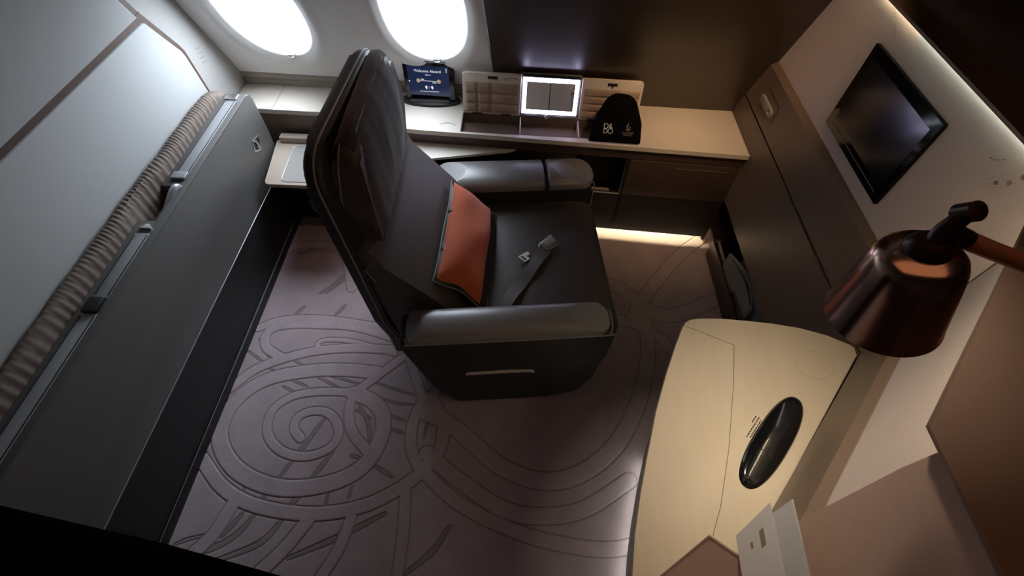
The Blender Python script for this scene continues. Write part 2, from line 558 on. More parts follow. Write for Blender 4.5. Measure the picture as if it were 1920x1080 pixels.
def make_floor():
    xs = np.concatenate([np.arange(-1.6, -1.38, 0.05), np.arange(-1.38, 1.30, 0.003), np.arange(1.30, 2.0, 0.05)])
    ys = np.concatenate([np.arange(-1.0, -0.02, 0.05), np.arange(-0.02, 2.06, 0.003), np.arange(2.06, 2.6, 0.05)])
    nx, ny = len(xs), len(ys)
    X, Y = np.meshgrid(xs, ys, indexing='ij')
    U = np.full((nx, ny), 1.0)                     # signed distance to the raised ribbons
    D = np.full((nx, ny), 1.0)                     # signed distance to the low-cut streaks
    for w, k, pts in CARPET:
        sp = np.array([tuple(p)[:2] for p in spline([(a, b, 0) for a, b in pts], 8 if len(pts) > 2 else 2)])
        lo, hi = sp.min(0) - w - 0.03, sp.max(0) + w + 0.03
        i0, i1 = np.searchsorted(xs, (lo[0], hi[0]))
        j0, j1 = np.searchsorted(ys, (lo[1], hi[1]))
        if i1 <= i0 or j1 <= j0:
            continue
        x, y = X[i0:i1, j0:j1], Y[i0:i1, j0:j1]
        d = np.full(x.shape, 9.0)
        n = len(sp) - 1
        for q, ((ax, ay), (bx, by)) in enumerate(zip(sp, sp[1:])):
            vx, vy = bx - ax, by - ay
            L = vx * vx + vy * vy + 1e-12
            t = np.clip(((x - ax) * vx + (y - ay) * vy) / L, 0, 1)
            hw = w / 2
            if not k:                              # streaks taper to their ends
                hw = w / 2 * (1 - 0.45 * abs(2 * (q + t) / n - 1) ** 2)
            d = np.minimum(d, np.hypot(x - ax - t * vx, y - ay - t * vy) - hw)
        R = U if k else D
        R[i0:i1, j0:j1] = np.minimum(R[i0:i1, j0:j1], d)
    free = U > 0.003
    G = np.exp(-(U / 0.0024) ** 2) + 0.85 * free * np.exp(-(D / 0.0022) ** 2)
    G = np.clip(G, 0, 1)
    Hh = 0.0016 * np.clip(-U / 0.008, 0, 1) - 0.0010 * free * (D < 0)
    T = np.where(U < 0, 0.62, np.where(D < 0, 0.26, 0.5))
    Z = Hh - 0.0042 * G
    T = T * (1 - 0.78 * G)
    me = bpy.data.meshes.new('floor')
    co = np.stack([X, Y, Z], -1).reshape(-1, 3)
    idx = np.arange(nx * ny).reshape(nx, ny)
    f = np.stack([idx[:-1, :-1], idx[1:, :-1], idx[1:, 1:], idx[:-1, 1:]], -1).reshape(-1)
    nf = len(f) // 4
    me.vertices.add(nx * ny)
    me.vertices.foreach_set('co', co.ravel())
    me.loops.add(nf * 4)
    me.loops.foreach_set('vertex_index', f)
    me.polygons.add(nf)
    me.polygons.foreach_set('loop_start', np.arange(nf) * 4)
    me.polygons.foreach_set('use_smooth', np.ones(nf, bool))
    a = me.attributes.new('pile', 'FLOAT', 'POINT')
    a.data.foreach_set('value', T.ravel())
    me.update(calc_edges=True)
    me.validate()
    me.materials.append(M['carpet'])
    o = bpy.data.objects.new('floor', me)
    C.objects.link(o)
    o['kind'] = 'structure'


make_floor()

# ---- window side of the cabin: curved lining with two window funnels
WIN = [(-0.455, 1.185, 0.193, 0.285), (-1.230, 1.155, 0.199, 0.285)]      # centre x, z, half width, half height
NRM = Vector((0.03, 0.90, 0.43)).normalized()


def oval(cx, cz, a, b, th, n=2.3):
    c, s = math.cos(th), math.sin(th)
    k = (abs(c) ** n + abs(s) ** n) ** (-1 / n)
    return cx + a * k * c, cz + b * k * s


def lin(x, z, d=0.0):
    return Vector((x, yw(z) - SK * x, z)) + NRM * d


def wall_back_lining():
    bm = bmesh.new()
    cells = [(WIN[0], -0.84, -0.150), (WIN[1], -1.62, -0.84)]
    for (cx, cz, a, b), x0, x1 in cells:
        z0, z1 = 0.66, 1.78
        ths = [2 * PI * i / 96 for i in range(96)]
        for qx, qz in ((x0, z0), (x1, z0), (x1, z1), (x0, z1)):
            ths.append(math.atan2(qz - cz, qx - cx) % (2 * PI))
        ths = sorted(set(round(t, 6) for t in ths))
        cols = []
        for t in ths:
            c, s = math.cos(t), math.sin(t)
            kx = ((x1 - cx) / c if c > 0 else (x0 - cx) / c) if abs(c) > 1e-9 else 1e9
            kz = ((z1 - cz) / s if s > 0 else (z0 - cz) / s) if abs(s) > 1e-9 else 1e9
            k = min(kx, kz)
            R = (cx + k * c, cz + k * s)
            o1 = oval(cx, cz, a + 0.085, b + 0.085, t)
            # do not let the soft rim leave its cell
            if (R[0] - cx) ** 2 + (R[1] - cz) ** 2 < (o1[0] - cx) ** 2 + (o1[1] - cz) ** 2:
                o1 = (cx + 0.96 * (R[0] - cx), cz + 0.96 * (R[1] - cz))
            col = []
            for q in range(7):
                u = q / 6
                col.append(lin(R[0] + (o1[0] - R[0]) * u, R[1] + (o1[1] - R[1]) * u))
            for off, dep in ((0.070, -0.003), (0.055, -0.006), (0.042, -0.005), (0.030, -0.001), (0.020, 0.005), (0.010, 0.011), (0.003, 0.015), (0.0, 0.020), (0.006, 0.09)):
                p = oval(cx, cz, a + off, b + off, t)
                col.append(lin(p[0], p[1], dep))
            cols.append([bm.verts.new(v) for v in col])
        for A, B in zip(cols, cols[1:] + cols[:1]):
            for q in range(len(A) - 1):
                bm.faces.new((A[q], B[q], B[q + 1], A[q + 1]))
    grid(bm, 2, 9, lambda u, v: lin(-1.62 + u * 1.47, 1.78 + v * 0.72))
    bmesh.ops.remove_doubles(bm, verts=bm.verts, dist=0.0004)
    return bm


wb = obj('wall_back', wall_back_lining(), M['lining'], kind='structure', ang=50)
for i, (cx, cz, a, b) in enumerate(WIN):
    bm = bmesh.new()
    c = bm.verts.new(lin(cx, cz, 0.075))
    ring = [bm.verts.new(lin(*oval(cx, cz, a + 0.012, b + 0.012, 2 * PI * k / 64), 0.075)) for k in range(64)]
    for k in range(64):
        bm.faces.new((c, ring[k], ring[(k + 1) % 64]))
    w = obj('window_%d' % (i + 1), bm, M['pane'], kind='structure')
    # the little chrome shade pull sitting on the sill
    bm = bmesh.new()
    lx = cx + 0.012
    p = oval(cx, cz, a, b, -PI / 2)
    bx = frame_mx(lin(lx, p[1] + 0.004, 0.012), (1, -SK, 0), (0, -0.43, 0.9))
    prism(bm, round_poly([(-0.024, -0.012), (0.024, -0.012), (0.018, 0.010), (-0.018, 0.010)], 0.006, 3), -0.004, 0.006, r=0.002, mx=bx)
    tube(bm, [bx @ Vector(v) for v in ((-0.014, 0.0, 0.006), (-0.010, 0.002, 0.016), (0.010, 0.002, 0.016), (0.014, 0.0, 0.006))], 0.0035, 8)
    obj('shade_pull', bm, M['silver'], w)

# brown laminate panel that carries the window side on to the right wall
bm = bmesh.new()
NP = 14
zs = [0.66 + (2.45 - 0.66) * i / NP for i in range(NP + 1)]
vs = []
for x in (-0.150, 1.24):
    vs.append([bm.verts.new((x + (0.010 if x < 0 else 0) * 0 - (0.062 * (z - 0.86) if x < 0 else 0), yw(z) - SK * x - 0.012, z)) for z in zs])
bk_ = [[bm.verts.new(v.co + Vector((0, 0.03, 0.012))) for v in row] for row in vs]
for i in range(NP):
    bm.faces.new((vs[0][i], vs[1][i], vs[1][i + 1], vs[0][i + 1]))
    bm.faces.new((vs[0][i], vs[0][i + 1], bk_[0][i + 1], bk_[0][i]))
wbr = obj('brown_panel', bm, M['brown_wall'], wb, ang=20)
bm = bmesh.new()
tube(bm, [(-0.152 - 0.062 * (z - 0.86), yw(z) + 0.005 - 0.016, z) for z in zs], 0.003, 6)
obj('panel_edge', bm, M['silver'], wb)

# taupe moulding between the window lining and the counter
bm = bmesh.new()
mp = [(2.47, 0.655), (2.395, 0.672), (2.392, 0.700), (2.398, 0.706), (2.390, 0.714), (2.386, 0.735), (2.396, 0.748), (2.43, 0.752)]
A = [[bm.verts.new((x, y - SK * x, z)) for y, z in mp] for x in (-1.60, -0.150)]
for i in range(len(mp) - 1):
    bm.faces.new((A[0][i], A[1][i], A[1][i + 1], A[0][i + 1]))
bm.faces.new(A[0])
bm.faces.new(A[1][::-1])
obj('trim_1', bm, M['lining_trim'], kind='structure', ang=20)

# ---- left wall: pale lining strip, two white panels, bronze frame lines
bm = bmesh.new()
prism(bm, [(-1.0, 0.0), (2.52, 0.0), (2.50, 0.66)] + [(yw(z) + 0.07, z) for z in (0.8, 1.0, 1.2, 1.5, 1.8, 2.1, 2.5)] + [(-1.0, 2.5)], -1.70, -1.578, axis='x')
wl = obj('wall_left', bm, M['lining_strip'], kind='structure', ang=20)
LOW = [(-1.0, 0.50), (2.10, 0.50), (2.085, 0.80), (2.078, 0.869), (2.064, 1.035), (2.050, 1.065), (1.940, 1.236), (1.928, 1.243), (-1.0, 1.243)]
UPP = [(-1.0, 1.268), (1.915, 1.268), (1.80, 1.50), (1.66, 1.75), (1.45, 2.05), (1.10, 2.45), (-1.0, 2.45)]
bm = bmesh.new()
prism(bm, LOW, -1.576, -1.550, axis='x', r=0.006)
obj('lower_panel', bm, M['panel_white'], wl)
bm = bmesh.new()
prism(bm, UPP, -1.576, -1.550, axis='x', r=0.006)
obj('upper_panel', bm, M['panel_white'], wl)
bm = bmesh.new()
FR = [(2.12, 0.50), (2.112, 0.80), (2.104, 0.872), (2.088, 1.045), (2.072, 1.08), (1.965, 1.25), (1.945, 1.28), (1.83, 1.51), (1.69, 1.76), (1.48, 2.06), (1.13, 2.46)]
inn = [(2.09, 0.50), (2.075, 0.80), (2.066, 0.868), (2.052, 1.03), (2.040, 1.058), (1.93, 1.225), (1.905, 1.28), (1.79, 1.50), (1.65, 1.75), (1.44, 2.05), (1.09, 2.45)]
for (a, b, c, d) in zip(FR, FR[1:], inn[1:], inn):
    prism(bm, [a, b, c, d], -1.578, -1.560, axis='x')
prism(bm, [(-1.0, 1.235), (1.95, 1.235), (1.95, 1.275), (-1.0, 1.275)], -1.577, -1.558, axis='x')
bmesh.ops.remove_doubles(bm, verts=bm.verts, dist=0.0002)
obj('bronze_frame', bm, M['bronze_trim'], wl)
# faint vent slots on the pale strip beside the window
bm = bmesh.new()
for k in range(4):
    z = 0.93 + 0.022 * k
    prism(bm, [(2.19, z), (2.225, z - 0.008), (2.225, z - 0.004), (2.19, z + 0.004)], -1.580, -1.5765, axis='x')
obj('vent_slots', bm, M['lining_trim'], wl)
bm = bmesh.new()
prism(bm, bk([(-1.7, 2.425), (1.36, 2.425), (1.36, 2.50), (-1.7, 2.50)]), -0.02, 0.668)
obj('lower_lining', bm, M['near_black_wood'], wb)

# ---- black kick wall under the stowed bed, with its fine lip
bm = bmesh.new()
box(bm, -1.60, -1.378, -0.9, 2.25, -0.01, 0.372)
kb = obj('baseboard_left', bm, M['black_kick'], kind='structure')
bm = bmesh.new()
box(bm, -1.379, -1.368, -0.9, 2.20, -0.01, 0.050, 0.002)
obj('kick_plate', bm, M['black_kick'], kb)
bm = bmesh.new()
tube(bm, [(-1.3745, -0.9, 0.051), (-1.3745, 2.20, 0.051)], 0.0016, 6)
obj('edge_line', bm, M['piping'], kb)
bm = bmesh.new()
tube(bm, [(-1.3765, -0.9, 0.373), (-1.3765, 2.12, 0.373)], 0.003, 6)
obj('edge_line', bm, M['rail_grey'], kb)

# ---- right wall: low recess, taupe band, cream panel, diagonal return, dark top ledge
PLAN = [(1.18, 2.44), (1.18, 0.78), (0.66, 0.19), (0.66, -0.75)]


def plan_off(d):
    """plan of the right wall moved away from the room by d"""
    return [(1.18 + d, 2.44), (1.18 + d, 0.78 - d * 0.42), (0.66 + d, 0.19 - d * 0.42), (0.66 + d, -0.75)]


def strip(bm, pl, pl2, z0, z1):
    n = len(pl)
    v = [[bm.verts.new((x, y, z)) for x, y in p] for p, z in ((pl, z0), (pl, z1), (pl2, z1), (pl2, z0))]
    for r in range(4):
        A, B = v[r], v[(r + 1) % 4]
        for i in range(n - 1):
            bm.faces.new((A[i], A[i + 1], B[i + 1], B[i]))
    for i in (0, n - 1):
        bm.faces.new([v[r][i] for r in range(4)])


PO2, PO3 = plan_off(0.022), plan_off(0.10)
wallseg = []
for i, nm in enumerate(('wall_right', 'wall_corner', 'wall_door_side')):
    bm = bmesh.new()
    strip(bm, PO2[i:i + 2], PO3[i:i + 2], 0.79 if i < 2 else 0.0, 1.529)
    wallseg.append(obj(nm, bm, M['cream_fabric'], kind='structure', ang=25))
wr = wallseg[0]
# taupe band: seam at z=0.80, chamfered top
bm = bmesh.new()
pl0, pl1, pl2 = plan_off(0.0), plan_off(0.020), plan_off(0.03)
rows = [(plan_off(0.006), 0.806), (pl0, 0.812), (pl0, 1.030), (pl1, 1.052), (pl2, 1.052)]
bm.free()
for i in range(3):
    bm = bmesh.new()
    vv = [[bm.verts.new((x, y, z)) for x, y in p[i:i + 2]] for p, z in rows]
    for A, B in zip(vv, vv[1:]):
        bm.faces.new((A[0], A[1], B[1], B[0]))
    obj('upper_band', bm, M['taupe_wall'], wallseg[i], ang=15)
bm = bmesh.new()
strip(bm, [(1.18, 2.44), (1.18, 0.70), (1.10, 0.62)], [(1.21, 2.44), (1.21, 0.70), (1.13, 0.60)], 0.345, 0.798)
obj('lower_panel', bm, M['taupe_wall'], wr, ang=15)
# recess under the lower panel
bm = bmesh.new()
box(bm, 1.19, 1.34, 0.6, 2.44, 0.336, 0.345)
obj('recess_soffit', bm, M['near_black_wood'], wr)
bm = bmesh.new()
box(bm, 1.335, 1.36, 0.6, 2.44, 0.0, 0.345)
obj('recess_back', bm, M['near_black_wood'], wr)
# the padded leather return beside the door
bm = bmesh.new()
prism(bm, [(-0.75, 0.802), (0.16, 0.802), (0.200, 1.05), (0.2275, 1.42), (0.232, 1.515), (-0.75, 1.515)], 0.645, 0.668, axis='x', r=0.006)
obj('leather_return', bm, M['pink_leather'], wallseg[2])
# pin-hole pattern punched in the cream panel
bm = bmesh.new()
DOTS = [(1.677 - 0.008 * k, 1.520 - 0.005 * k, 0.0016) for k in range(12) if k not in (5, 6)]
DOTS += [(1.008 - 0.0048 * k, 1.446 - 0.004 * math.sin(k * PI / 7) + 0.003 * k, 0.0016) for k in range(8)]
DOTS += [(0.942, 1.421, 0.0058), (0.917, 1.442, 0.0058), (0.904, 1.472, 0.0058), (0.898, 1.486, 0.0058)]
for y, z, r in DOTS:
    prism(bm, [(y + r * math.cos(t * PI / 5), z + r * math.sin(t * PI / 5)) for t in range(10)], 1.2008, 1.2025, axis='x')
for k in range(16):
    z = 1.40 + 0.006 * k
    y = 0.96 - 0.004 * k + 0.02 * math.sin(k * 2.1)
    q = 0.018 + 0.010 * math.sin(k * 1.3)
    prism(bm, [(y, z), (y - 0.77 * q, z + 0.64 * q), (y + 0.0006, z + 0.0005)], 1.2014, 1.2025, axis='x')
pd = obj('pinhole_pattern', bm, M['print_tan'], wr)
pd['kind'] = 'stuff'
bm = bmesh.new()
tube(bm, [(1.2005, 0.7715, 1.054), (1.2005, 0.7715, 1.528)], 0.0016, 6)
obj('corner_seam', bm, M['seam'], wallseg[1])
# ledge on top
bm = bmesh.new()
LP = [(1.178, 2.44), (1.178, 0.852), (0.616, 0.257), (0.612, -0.75), (2.26, -0.75), (2.26, 2.44)]
prism(bm, LP, 1.53, 1.540, r=0.003)
lg = obj('trim_2', bm, M['ledge_brown'], kind='structure', ang=25)
bm = bmesh.new()
prism(bm, [(1.24, 2.3), (1.24, -0.7), (2.24, -0.7), (2.24, 2.3)], 1.540, 1.543)
obj('ledge_top', bm, M['ledge_brown'], lg)

# ---- the near side: cream door leaves under the camera and the black door post at the left
d1 = struct_empty('door_1')
for x0, x1 in ((-0.40, 0.125), (0.131, 0.645)):
    bm = bmesh.new()
    box(bm, x0, x1, -0.065, -0.03, 0.02, 1.48, 0.006)
    obj('door_leaf', bm, M['door_cream'], d1)
bm = bmesh.new()
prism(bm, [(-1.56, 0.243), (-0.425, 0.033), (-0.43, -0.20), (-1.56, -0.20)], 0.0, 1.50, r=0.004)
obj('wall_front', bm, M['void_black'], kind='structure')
bm = bmesh.new()
box(bm, -1.70, 2.30, -1.05, -1.0, 0.0, 2.5)
obj('wall_aisle', bm, M['taupe_wall'], kind='structure')
bm = bmesh.new()
box(bm, 2.25, 2.30, -1.0, 2.5, 0.0, 2.5)
obj('wall_outer', bm, M['taupe_wall'], kind='structure')
bm = bmesh.new()
box(bm, -1.70, 2.30, -1.05, 1.60, 2.48, 2.52)
obj('ceiling', bm, M['ceiling'], kind='structure')
bm = bmesh.new()
grid(bm, 2, 10, lambda u, v: Vector((1.24 + 1.06 * u, yw(v * 2.5) - SK * 1.2, v * 2.5)))
obj('wall_back_side', bm, M['brown_wall'], kind='structure')

# ================================================================== FOLDED BED AGAINST THE LEFT WALL
bed = thing('folding_bed', 'grey fold-down bed stowed upright along the pale left wall', 'bed', (-1.39, 0.6, 0.374))
BO = Vector((-1.39, 0.6, 0.374))


def loc_obj(name, bm, m, root, origin, ang=35):
    bmesh.ops.translate(bm, verts=bm.verts, vec=-Vector(origin))
    return obj(name, bm, m, root, ang)


bm = bmesh.new()
prism(bm, round_poly([(-0.88, 0.378), (2.125, 0.378), (2.14, 0.60), (2.128, 0.826), (-0.88, 0.826)], [0.01, 0.02, 0.1, 0.045, 0.01], 5), -1.415, -1.3755, axis='x', r=0.009, seg=3)
fp = loc_obj('front_panel', bm, M['bed_grey'], bed, BO)
bm = bmesh.new()
box(bm, -1.490, -1.395, 1.43, 2.105, 0.70, 0.824, 0.004)
box(bm, -1.490, -1.395, -0.88, 1.235, 0.70, 0.824, 0.004)
box(bm, -1.490, -1.395, 1.22, 1.45, 0.66, 0.765, 0.004)
loc_obj('top_rail', bm, M['bed_grey'], bed, BO)
for (y0, y1) in ((1.475, 2.085), (0.865, 1.165), (-0.80, 0.800)):
    bm = bmesh.new()
    box(bm, -1.462, -1.406, y0, y1, 0.820, 0.8275, 0.001)
    tr = loc_obj('track', bm, M['rail_grey'], bed, BO)
    for s in (-1, 1):
        bm = bmesh.new()
        box(bm, -1.4590, -1.4560, y0 + 0.01, y1 - 0.01, 0.8265, 0.8290)
        if s > 0:
            bmesh.ops.translate(bm, verts=bm.verts, vec=(0.047, 0, 0))
        loc_obj('groove', bm, M['black'], tr, BO)
bm = bmesh.new()
box(bm, -1.464, -1.404, 2.045, 2.088, 0.8275, 0.836, 0.003)
loc_obj('end_cap', bm, M['silver'], bed, BO)['label'] = 'bright silver end cap'
bm = bmesh.new()
box(bm, -1.464, -1.404, 1.468, 1.51, 0.8275, 0.838, 0.003)
loc_obj('end_cap', bm, M['rail_grey'], bed, BO)
bm = bmesh.new()
box(bm, -1.460, -1.408, 1.462, 1.474, 0.822, 0.834, 0.002)
loc_obj('end_cap', bm, M['black'], bed, BO)['label'] = 'black end stop'
bm = bmesh.new()
box(bm, -1.460, -1.408, 0.80, 0.862, 0.820, 0.842, 0.006)
loc_obj('slider_block', bm, M['black'], bed, BO)
bm = bmesh.new()
prism(bm, [(-1.434 + 0.024 * math.cos(t), 1.205 - 0.020 + 0.024 * math.sin(t)) for t in [PI * k / 10 for k in range(11)]], 0.822, 0.836, r=0.002)
loc_obj('catch', bm, M['chrome'], bed, BO)['label'] = 'half-round chrome catch'
bm = bmesh.new()
tube(bm, spline([(-1.412, 1.440, 0.762), (-1.414, 1.430, 0.815), (-1.416, 1.405, 0.835), (-1.424, 1.35, 0.812), (-1.430, 1.30, 0.785), (-1.432, 1.272, 0.765)], 5), [0.010] * 6 + [0.015] * 14 + [0.011] * 6, 10)
loc_obj('grab_handle', bm, M['rail_grey'], bed, BO)
# latch plate on the face of the bed
lt = bmesh.new()
prism(lt, [(1.965, 0.650), (2.045, 0.634), (2.000, 0.566), (1.940, 0.598)], -1.376, -1.3728, axis='x', r=0.001)
lo = loc_obj('latch_plate', lt, M['silver'], bed, BO)
bm = bmesh.new()
prism(bm, [(1.967, 0.640), (2.030, 0.628), (1.995, 0.576), (1.952, 0.600)], -1.3735, -1.3722, axis='x')
loc_obj('latch_recess', bm, M['black'], lo, BO)
bm = bmesh.new()
tube(bm, [(-1.371, 1.985, 0.632), (-1.368, 1.985, 0.615), (-1.371, 1.982, 0.592)], 0.006, 8)
loc_obj('latch_lever', bm, M['chrome'], lo, BO)


def matt(u, v):
    y = -0.88 + u * 2.99
    th = PI * v
    hgt = 0.872 + 0.006 * math.sin(y * 2.1) + 0.012 * min(1, max(0, y - 0.5)) - 0.05 * max(0, (y - 1.98) / 0.13) ** 2
    r = 0.031
    x = -1.519 + r * math.cos(th) * (1.0 + 0.0)
    z = hgt - r + r * 1.0 * math.sin(th)
    amp = 0.0028 * min(1, max(0.10, (y - 0.75) * 2.2)) * math.sin(th) ** 0.5
    ph = 330 * (y + 0.35 * (x + 1.5)) + 3 * math.sin(7 * y) + 2 * math.sin(23 * y)
    z += amp * math.sin(ph) + 0.002 * math.sin(31 * y + 9 * v)
    x += 0.0015 * math.sin(ph * 0.5 + 1) + 0.002 * math.sin(13 * y)
    if 1.18 < y < 1.47 and v < 0.4:
        x -= 0.010 * math.sin((y - 1.18) / 0.29 * PI)
    return Vector((x, y, z))


bm = bmesh.new()
vs = grid(bm, 1300, 11, matt)
for j0, z in ((0, 0.60), (10, 0.60)):
    low = [bm.verts.new((vs[i][j0].co.x, vs[i][j0].co.y, z)) for i in range(1300)]
    for i in range(1299):
        bm.faces.new((vs[i][j0], vs[i + 1][j0], low[i + 1], low[i]))
    if j0:
        lowb = low
    else:
        lowa = low
for i in (0, 1299):
    bm.faces.new([vs[i][j] for j in range(11)] + [lowb[i], lowa[i]])
ma = loc_obj('mattress', bm, M['mattress'], bed, BO, 80)

# ================================================================== WINDOW COUNTER
ct = thing('window_counter', 'pale maple counter running below the windows to the right wall', 'counter', (0, 2.25, 0.645))
CO = Vector((0, 2.25, 0.645))
front_l = [(-0.700, 2.20), (-0.690, 2.13), (-0.655, 2.085), (-0.600, 2.068), (-0.520, 2.064)]
front = lambda x: 2.06 - 0.04 * (x + 0.32) / 1.5
rim = front_l + [(-0.315, front(-0.315)), (0.625, front(0.625)), (1.178, front(1.178))]
bm = bmesh.new()
pieces = [[(-1.575, 2.158), (-0.705, 2.172), (-0.705, 2.42), (-1.575, 2.42)],
          [(-0.705, 2.172)] + front_l[1:] + [(-0.315, front(-0.315)), (-0.315, 2.42), (-0.705, 2.42)],
          [(-0.315, front(-0.315)), (0.625, front(0.625)), (0.625, 2.083), (-0.315, 2.071)],
          [(-0.315, 2.240), (0.625, 2.240), (0.625, 2.42), (-0.315, 2.42)],
          [(0.625, front(0.625)), (1.178, front(1.178)), (1.178, 2.42), (0.625, 2.42)]]
for p in pieces:
    prism(bm, bk(p), 0.645, 0.670)
bmesh.ops.remove_doubles(bm, verts=bm.verts, dist=0.0003)
loc_obj('countertop', bm, M['counter_wood'], ct, CO)
bm = bmesh.new()
prism(bm, bk([(-1.5, 2.160), (-1.3475, 2.163), (-1.3475, 2.40), (-1.3495, 2.40), (-1.3495, 2.165), (-1.5, 2.162)]), 0.6695, 0.6706)
loc_obj('joint_line', bm, M['seam'], ct, CO)
# shallow finger scoop and the charging outline in front of the tablet
bm = bmesh.new()
arc = [(-0.385 + 0.044 * math.cos(t), 2.115 + 0.030 * math.sin(t)) for t in [PI * 0.02 + PI * 0.96 * k / 14 for k in range(15)]]
arc2 = [(-0.385 + 0.042 * math.cos(t), 2.115 + 0.022 * math.sin(t)) for t in [PI * 0.02 + PI * 0.96 * k / 14 for k in range(15)]]
prism(bm, bk(arc + arc2[::-1]), 0.6695, 0.6705)
loc_obj('finger_scoop', bm, M['tray_grey'], ct, CO)
# fascia board below the front edge
bm = bmesh.new()
fr = [(x, y + 0.012) for x, y in rim[1:]]
prism(bm, bk(fr + [(x, y + 0.02) for x, y in fr[::-1]]), 0.585, 0.6448)
loc_obj('fascia', bm, M['drawer_brown'], ct, CO)
bm = bmesh.new()
prism(bm, bk([(-1.56, 2.172), (-0.70, 2.186), (-0.70, 2.21), (-1.56, 2.20)]), 0.36, 0.6448)
loc_obj('fascia', bm, M['taupe_wall'], ct, CO)

# base cabinet below the counter: niche + drawer front + black kick
cb = thing('base_cabinet', 'dark brown cabinet with open niche under the counter beside the right wall', 'cabinet', (0.75, 2.15, 0.04))
BC = Vector((0.75, 2.15, 0.04))
bm = bmesh.new()
fy = lambda x: front(x) + 0.012
prism(bm, bk([(0.36, fy(.36) + 0.18), (1.175, fy(1.175) + 0.18), (1.175, 2.40), (0.36, 2.40)]), 0.112, 0.58)
prism(bm, bk([(0.355, fy(.355)), (0.372, fy(.372)), (0.372, 2.3), (0.355, 2.3)]), 0.05, 0.584)
prism(bm, bk([(0.585, fy(.585)), (0.600, fy(.6)), (0.600, 2.3), (0.585, 2.3)]), 0.05, 0.584)
prism(bm, bk([(0.372, fy(.372) + 0.004), (0.585, fy(.585) + 0.004), (0.585, 2.3), (0.372, 2.3)]), 0.20, 0.216)
loc_obj('carcass', bm, M['near_black_wood'], cb, BC)
bm = bmesh.new()
prism(bm, bk([(0.598, fy(.598) - 0.004), (1.172, fy(1.172) - 0.004), (1.172, fy(1.172) + 0.02), (0.598, fy(.598) + 0.02)]), 0.335, 0.580, r=0.002)
dr = loc_obj('drawer_front', bm, M['drawer_brown'], cb, BC)
bm = bmesh.new()
prism(bm, bk([(0.85, fy(.85) - 0.0055), (1.12, fy(1.12) - 0.0055), (1.12, fy(1.12)), (0.85, fy(.85))]), 0.545, 0.549)
loc_obj('pull_groove', bm, M['taupe_wall'], dr, BC)
bm = bmesh.new()
prism(bm, bk([(-0.70, fy(-.70) + 0.0), (1.175, fy(1.175)), (1.175, fy(1.175) + 0.02), (-0.70, fy(-.70) + 0.02)]), 0.040, 0.333)
kk = loc_obj('kick_panel', bm, M['near_black_wood'], cb, BC)
bm = bmesh.new()
prism(bm, bk([(0.376, fy(.376) + 0.05), (0.582, fy(.582) + 0.05), (0.582, fy(.582) + 0.14), (0.376, fy(.376) + 0.14)]), 0.216, 0.25, r=0.002)
loc_obj('niche_tray', bm, M['tray_grey'], cb, BC)
bm = bmesh.new()
tube(bm, [Vector((x, y - SK * x, z)) for x, y, z in ((0.376, fy(.376), 0.335), (0.583, fy(.583), 0.335))], 0.004, 8)
tube(bm, [Vector((x, y - SK * x, z)) for x, y, z in ((0.583, fy(.583) + 0.005, 0.34), (0.583, fy(.583) + 0.02, 0.57))], 0.003, 8)
loc_obj('niche_rail', bm, M['rail_grey'], cb, BC)

bm = bmesh.new()
box(bm, 1.166, 1.178, 2.005, 2.38, 0.002, 0.34)
loc_obj('end_panel', bm, M['near_black_wood'], cb, BC)

# light strip tucked in the toe space
ls = thing('toe_light_strip', 'warm light strip hidden under the dark cabinet below the counter', 'light', (0.85, 2.09, 0.09))
bm = bmesh.new()
prism(bm, bk([(0.40, 2.165), (1.16, 2.155), (1.16, 2.180), (0.40, 2.190)]), 0.098, 0.106)
loc_obj('light_strip', bm, M['floor_led_warm'], ls, (0.85, 2.09, 0.09))

# pull-out desk leaf
lf = thing('desk_leaf', 'thin pale sliding leaf pulled out from beneath the counter behind the chair', 'table leaf', (-0.35, 2.05, 0.592))
LO = Vector((-0.35, 2.05, 0.592))
bm = bmesh.new()
prism(bm, round_poly([(-0.68, 2.21), (-0.62, 1.935), (-0.560, 1.945), (-0.06, 2.055), (-0.02, 2.075), (-0.02, 2.21)], [0.01, 0.04, 0.02, 0.02, 0.01, 0.01], 4), 0.568, 0.582, r=0.002)
loc_obj('leaf_board', bm, M['counter_wood'], lf, LO)
bm = bmesh.new()
box(bm, -0.60, -0.10, 2.10, 2.25, 0.53, 0.567)
loc_obj('runner', bm, M['black'], lf, LO)

# pull-out tray at the left
ty = thing('side_tray', 'tan pull-out tray between the stowed bed and the armchair back', 'tray', (-1.05, 2.0, 0.47))
TO = Vector((-1.05, 2.0, 0.47))
bm = bmesh.new()
prism(bm, round_poly([(-1.322, 1.812), (-0.78, 1.812), (-0.78, 2.175), (-1.372, 2.175)], [0.025, 0.02, 0.01, 0.01], 4), 0.478, 0.500, r=0.004)
loc_obj('tray_body', bm, M['tan_plastic'], ty, TO)
bm = bmesh.new()
inner = round_poly([(-1.245, 1.835), (-0.83, 1.835), (-0.83, 2.125), (-1.262, 2.125)], 0.035, 5)
prism(bm, inner, 0.4990, 0.5006)
loc_obj('tray_insert', bm, M['tray_grey'], ty, TO)
bm = bmesh.new()
tube(bm, [(x, y, 0.5) for x, y in inner], 0.0035, 8, True)
loc_obj('tray_rim', bm, M['rail_grey'], ty, TO)
bm = bmesh.new()
box(bm, -1.345, -0.82, 2.150, 2.195, 0.4985, 0.535, 0.006)
loc_obj('rear_block', bm, M['tan_plastic'], ty, TO)
bm = bmesh.new()
box(bm, -1.37, -0.75, 2.06, 2.155, 0.0, 0.478, 0.003)
loc_obj('support_box', bm, M['near_black_wood'], ty, TO)
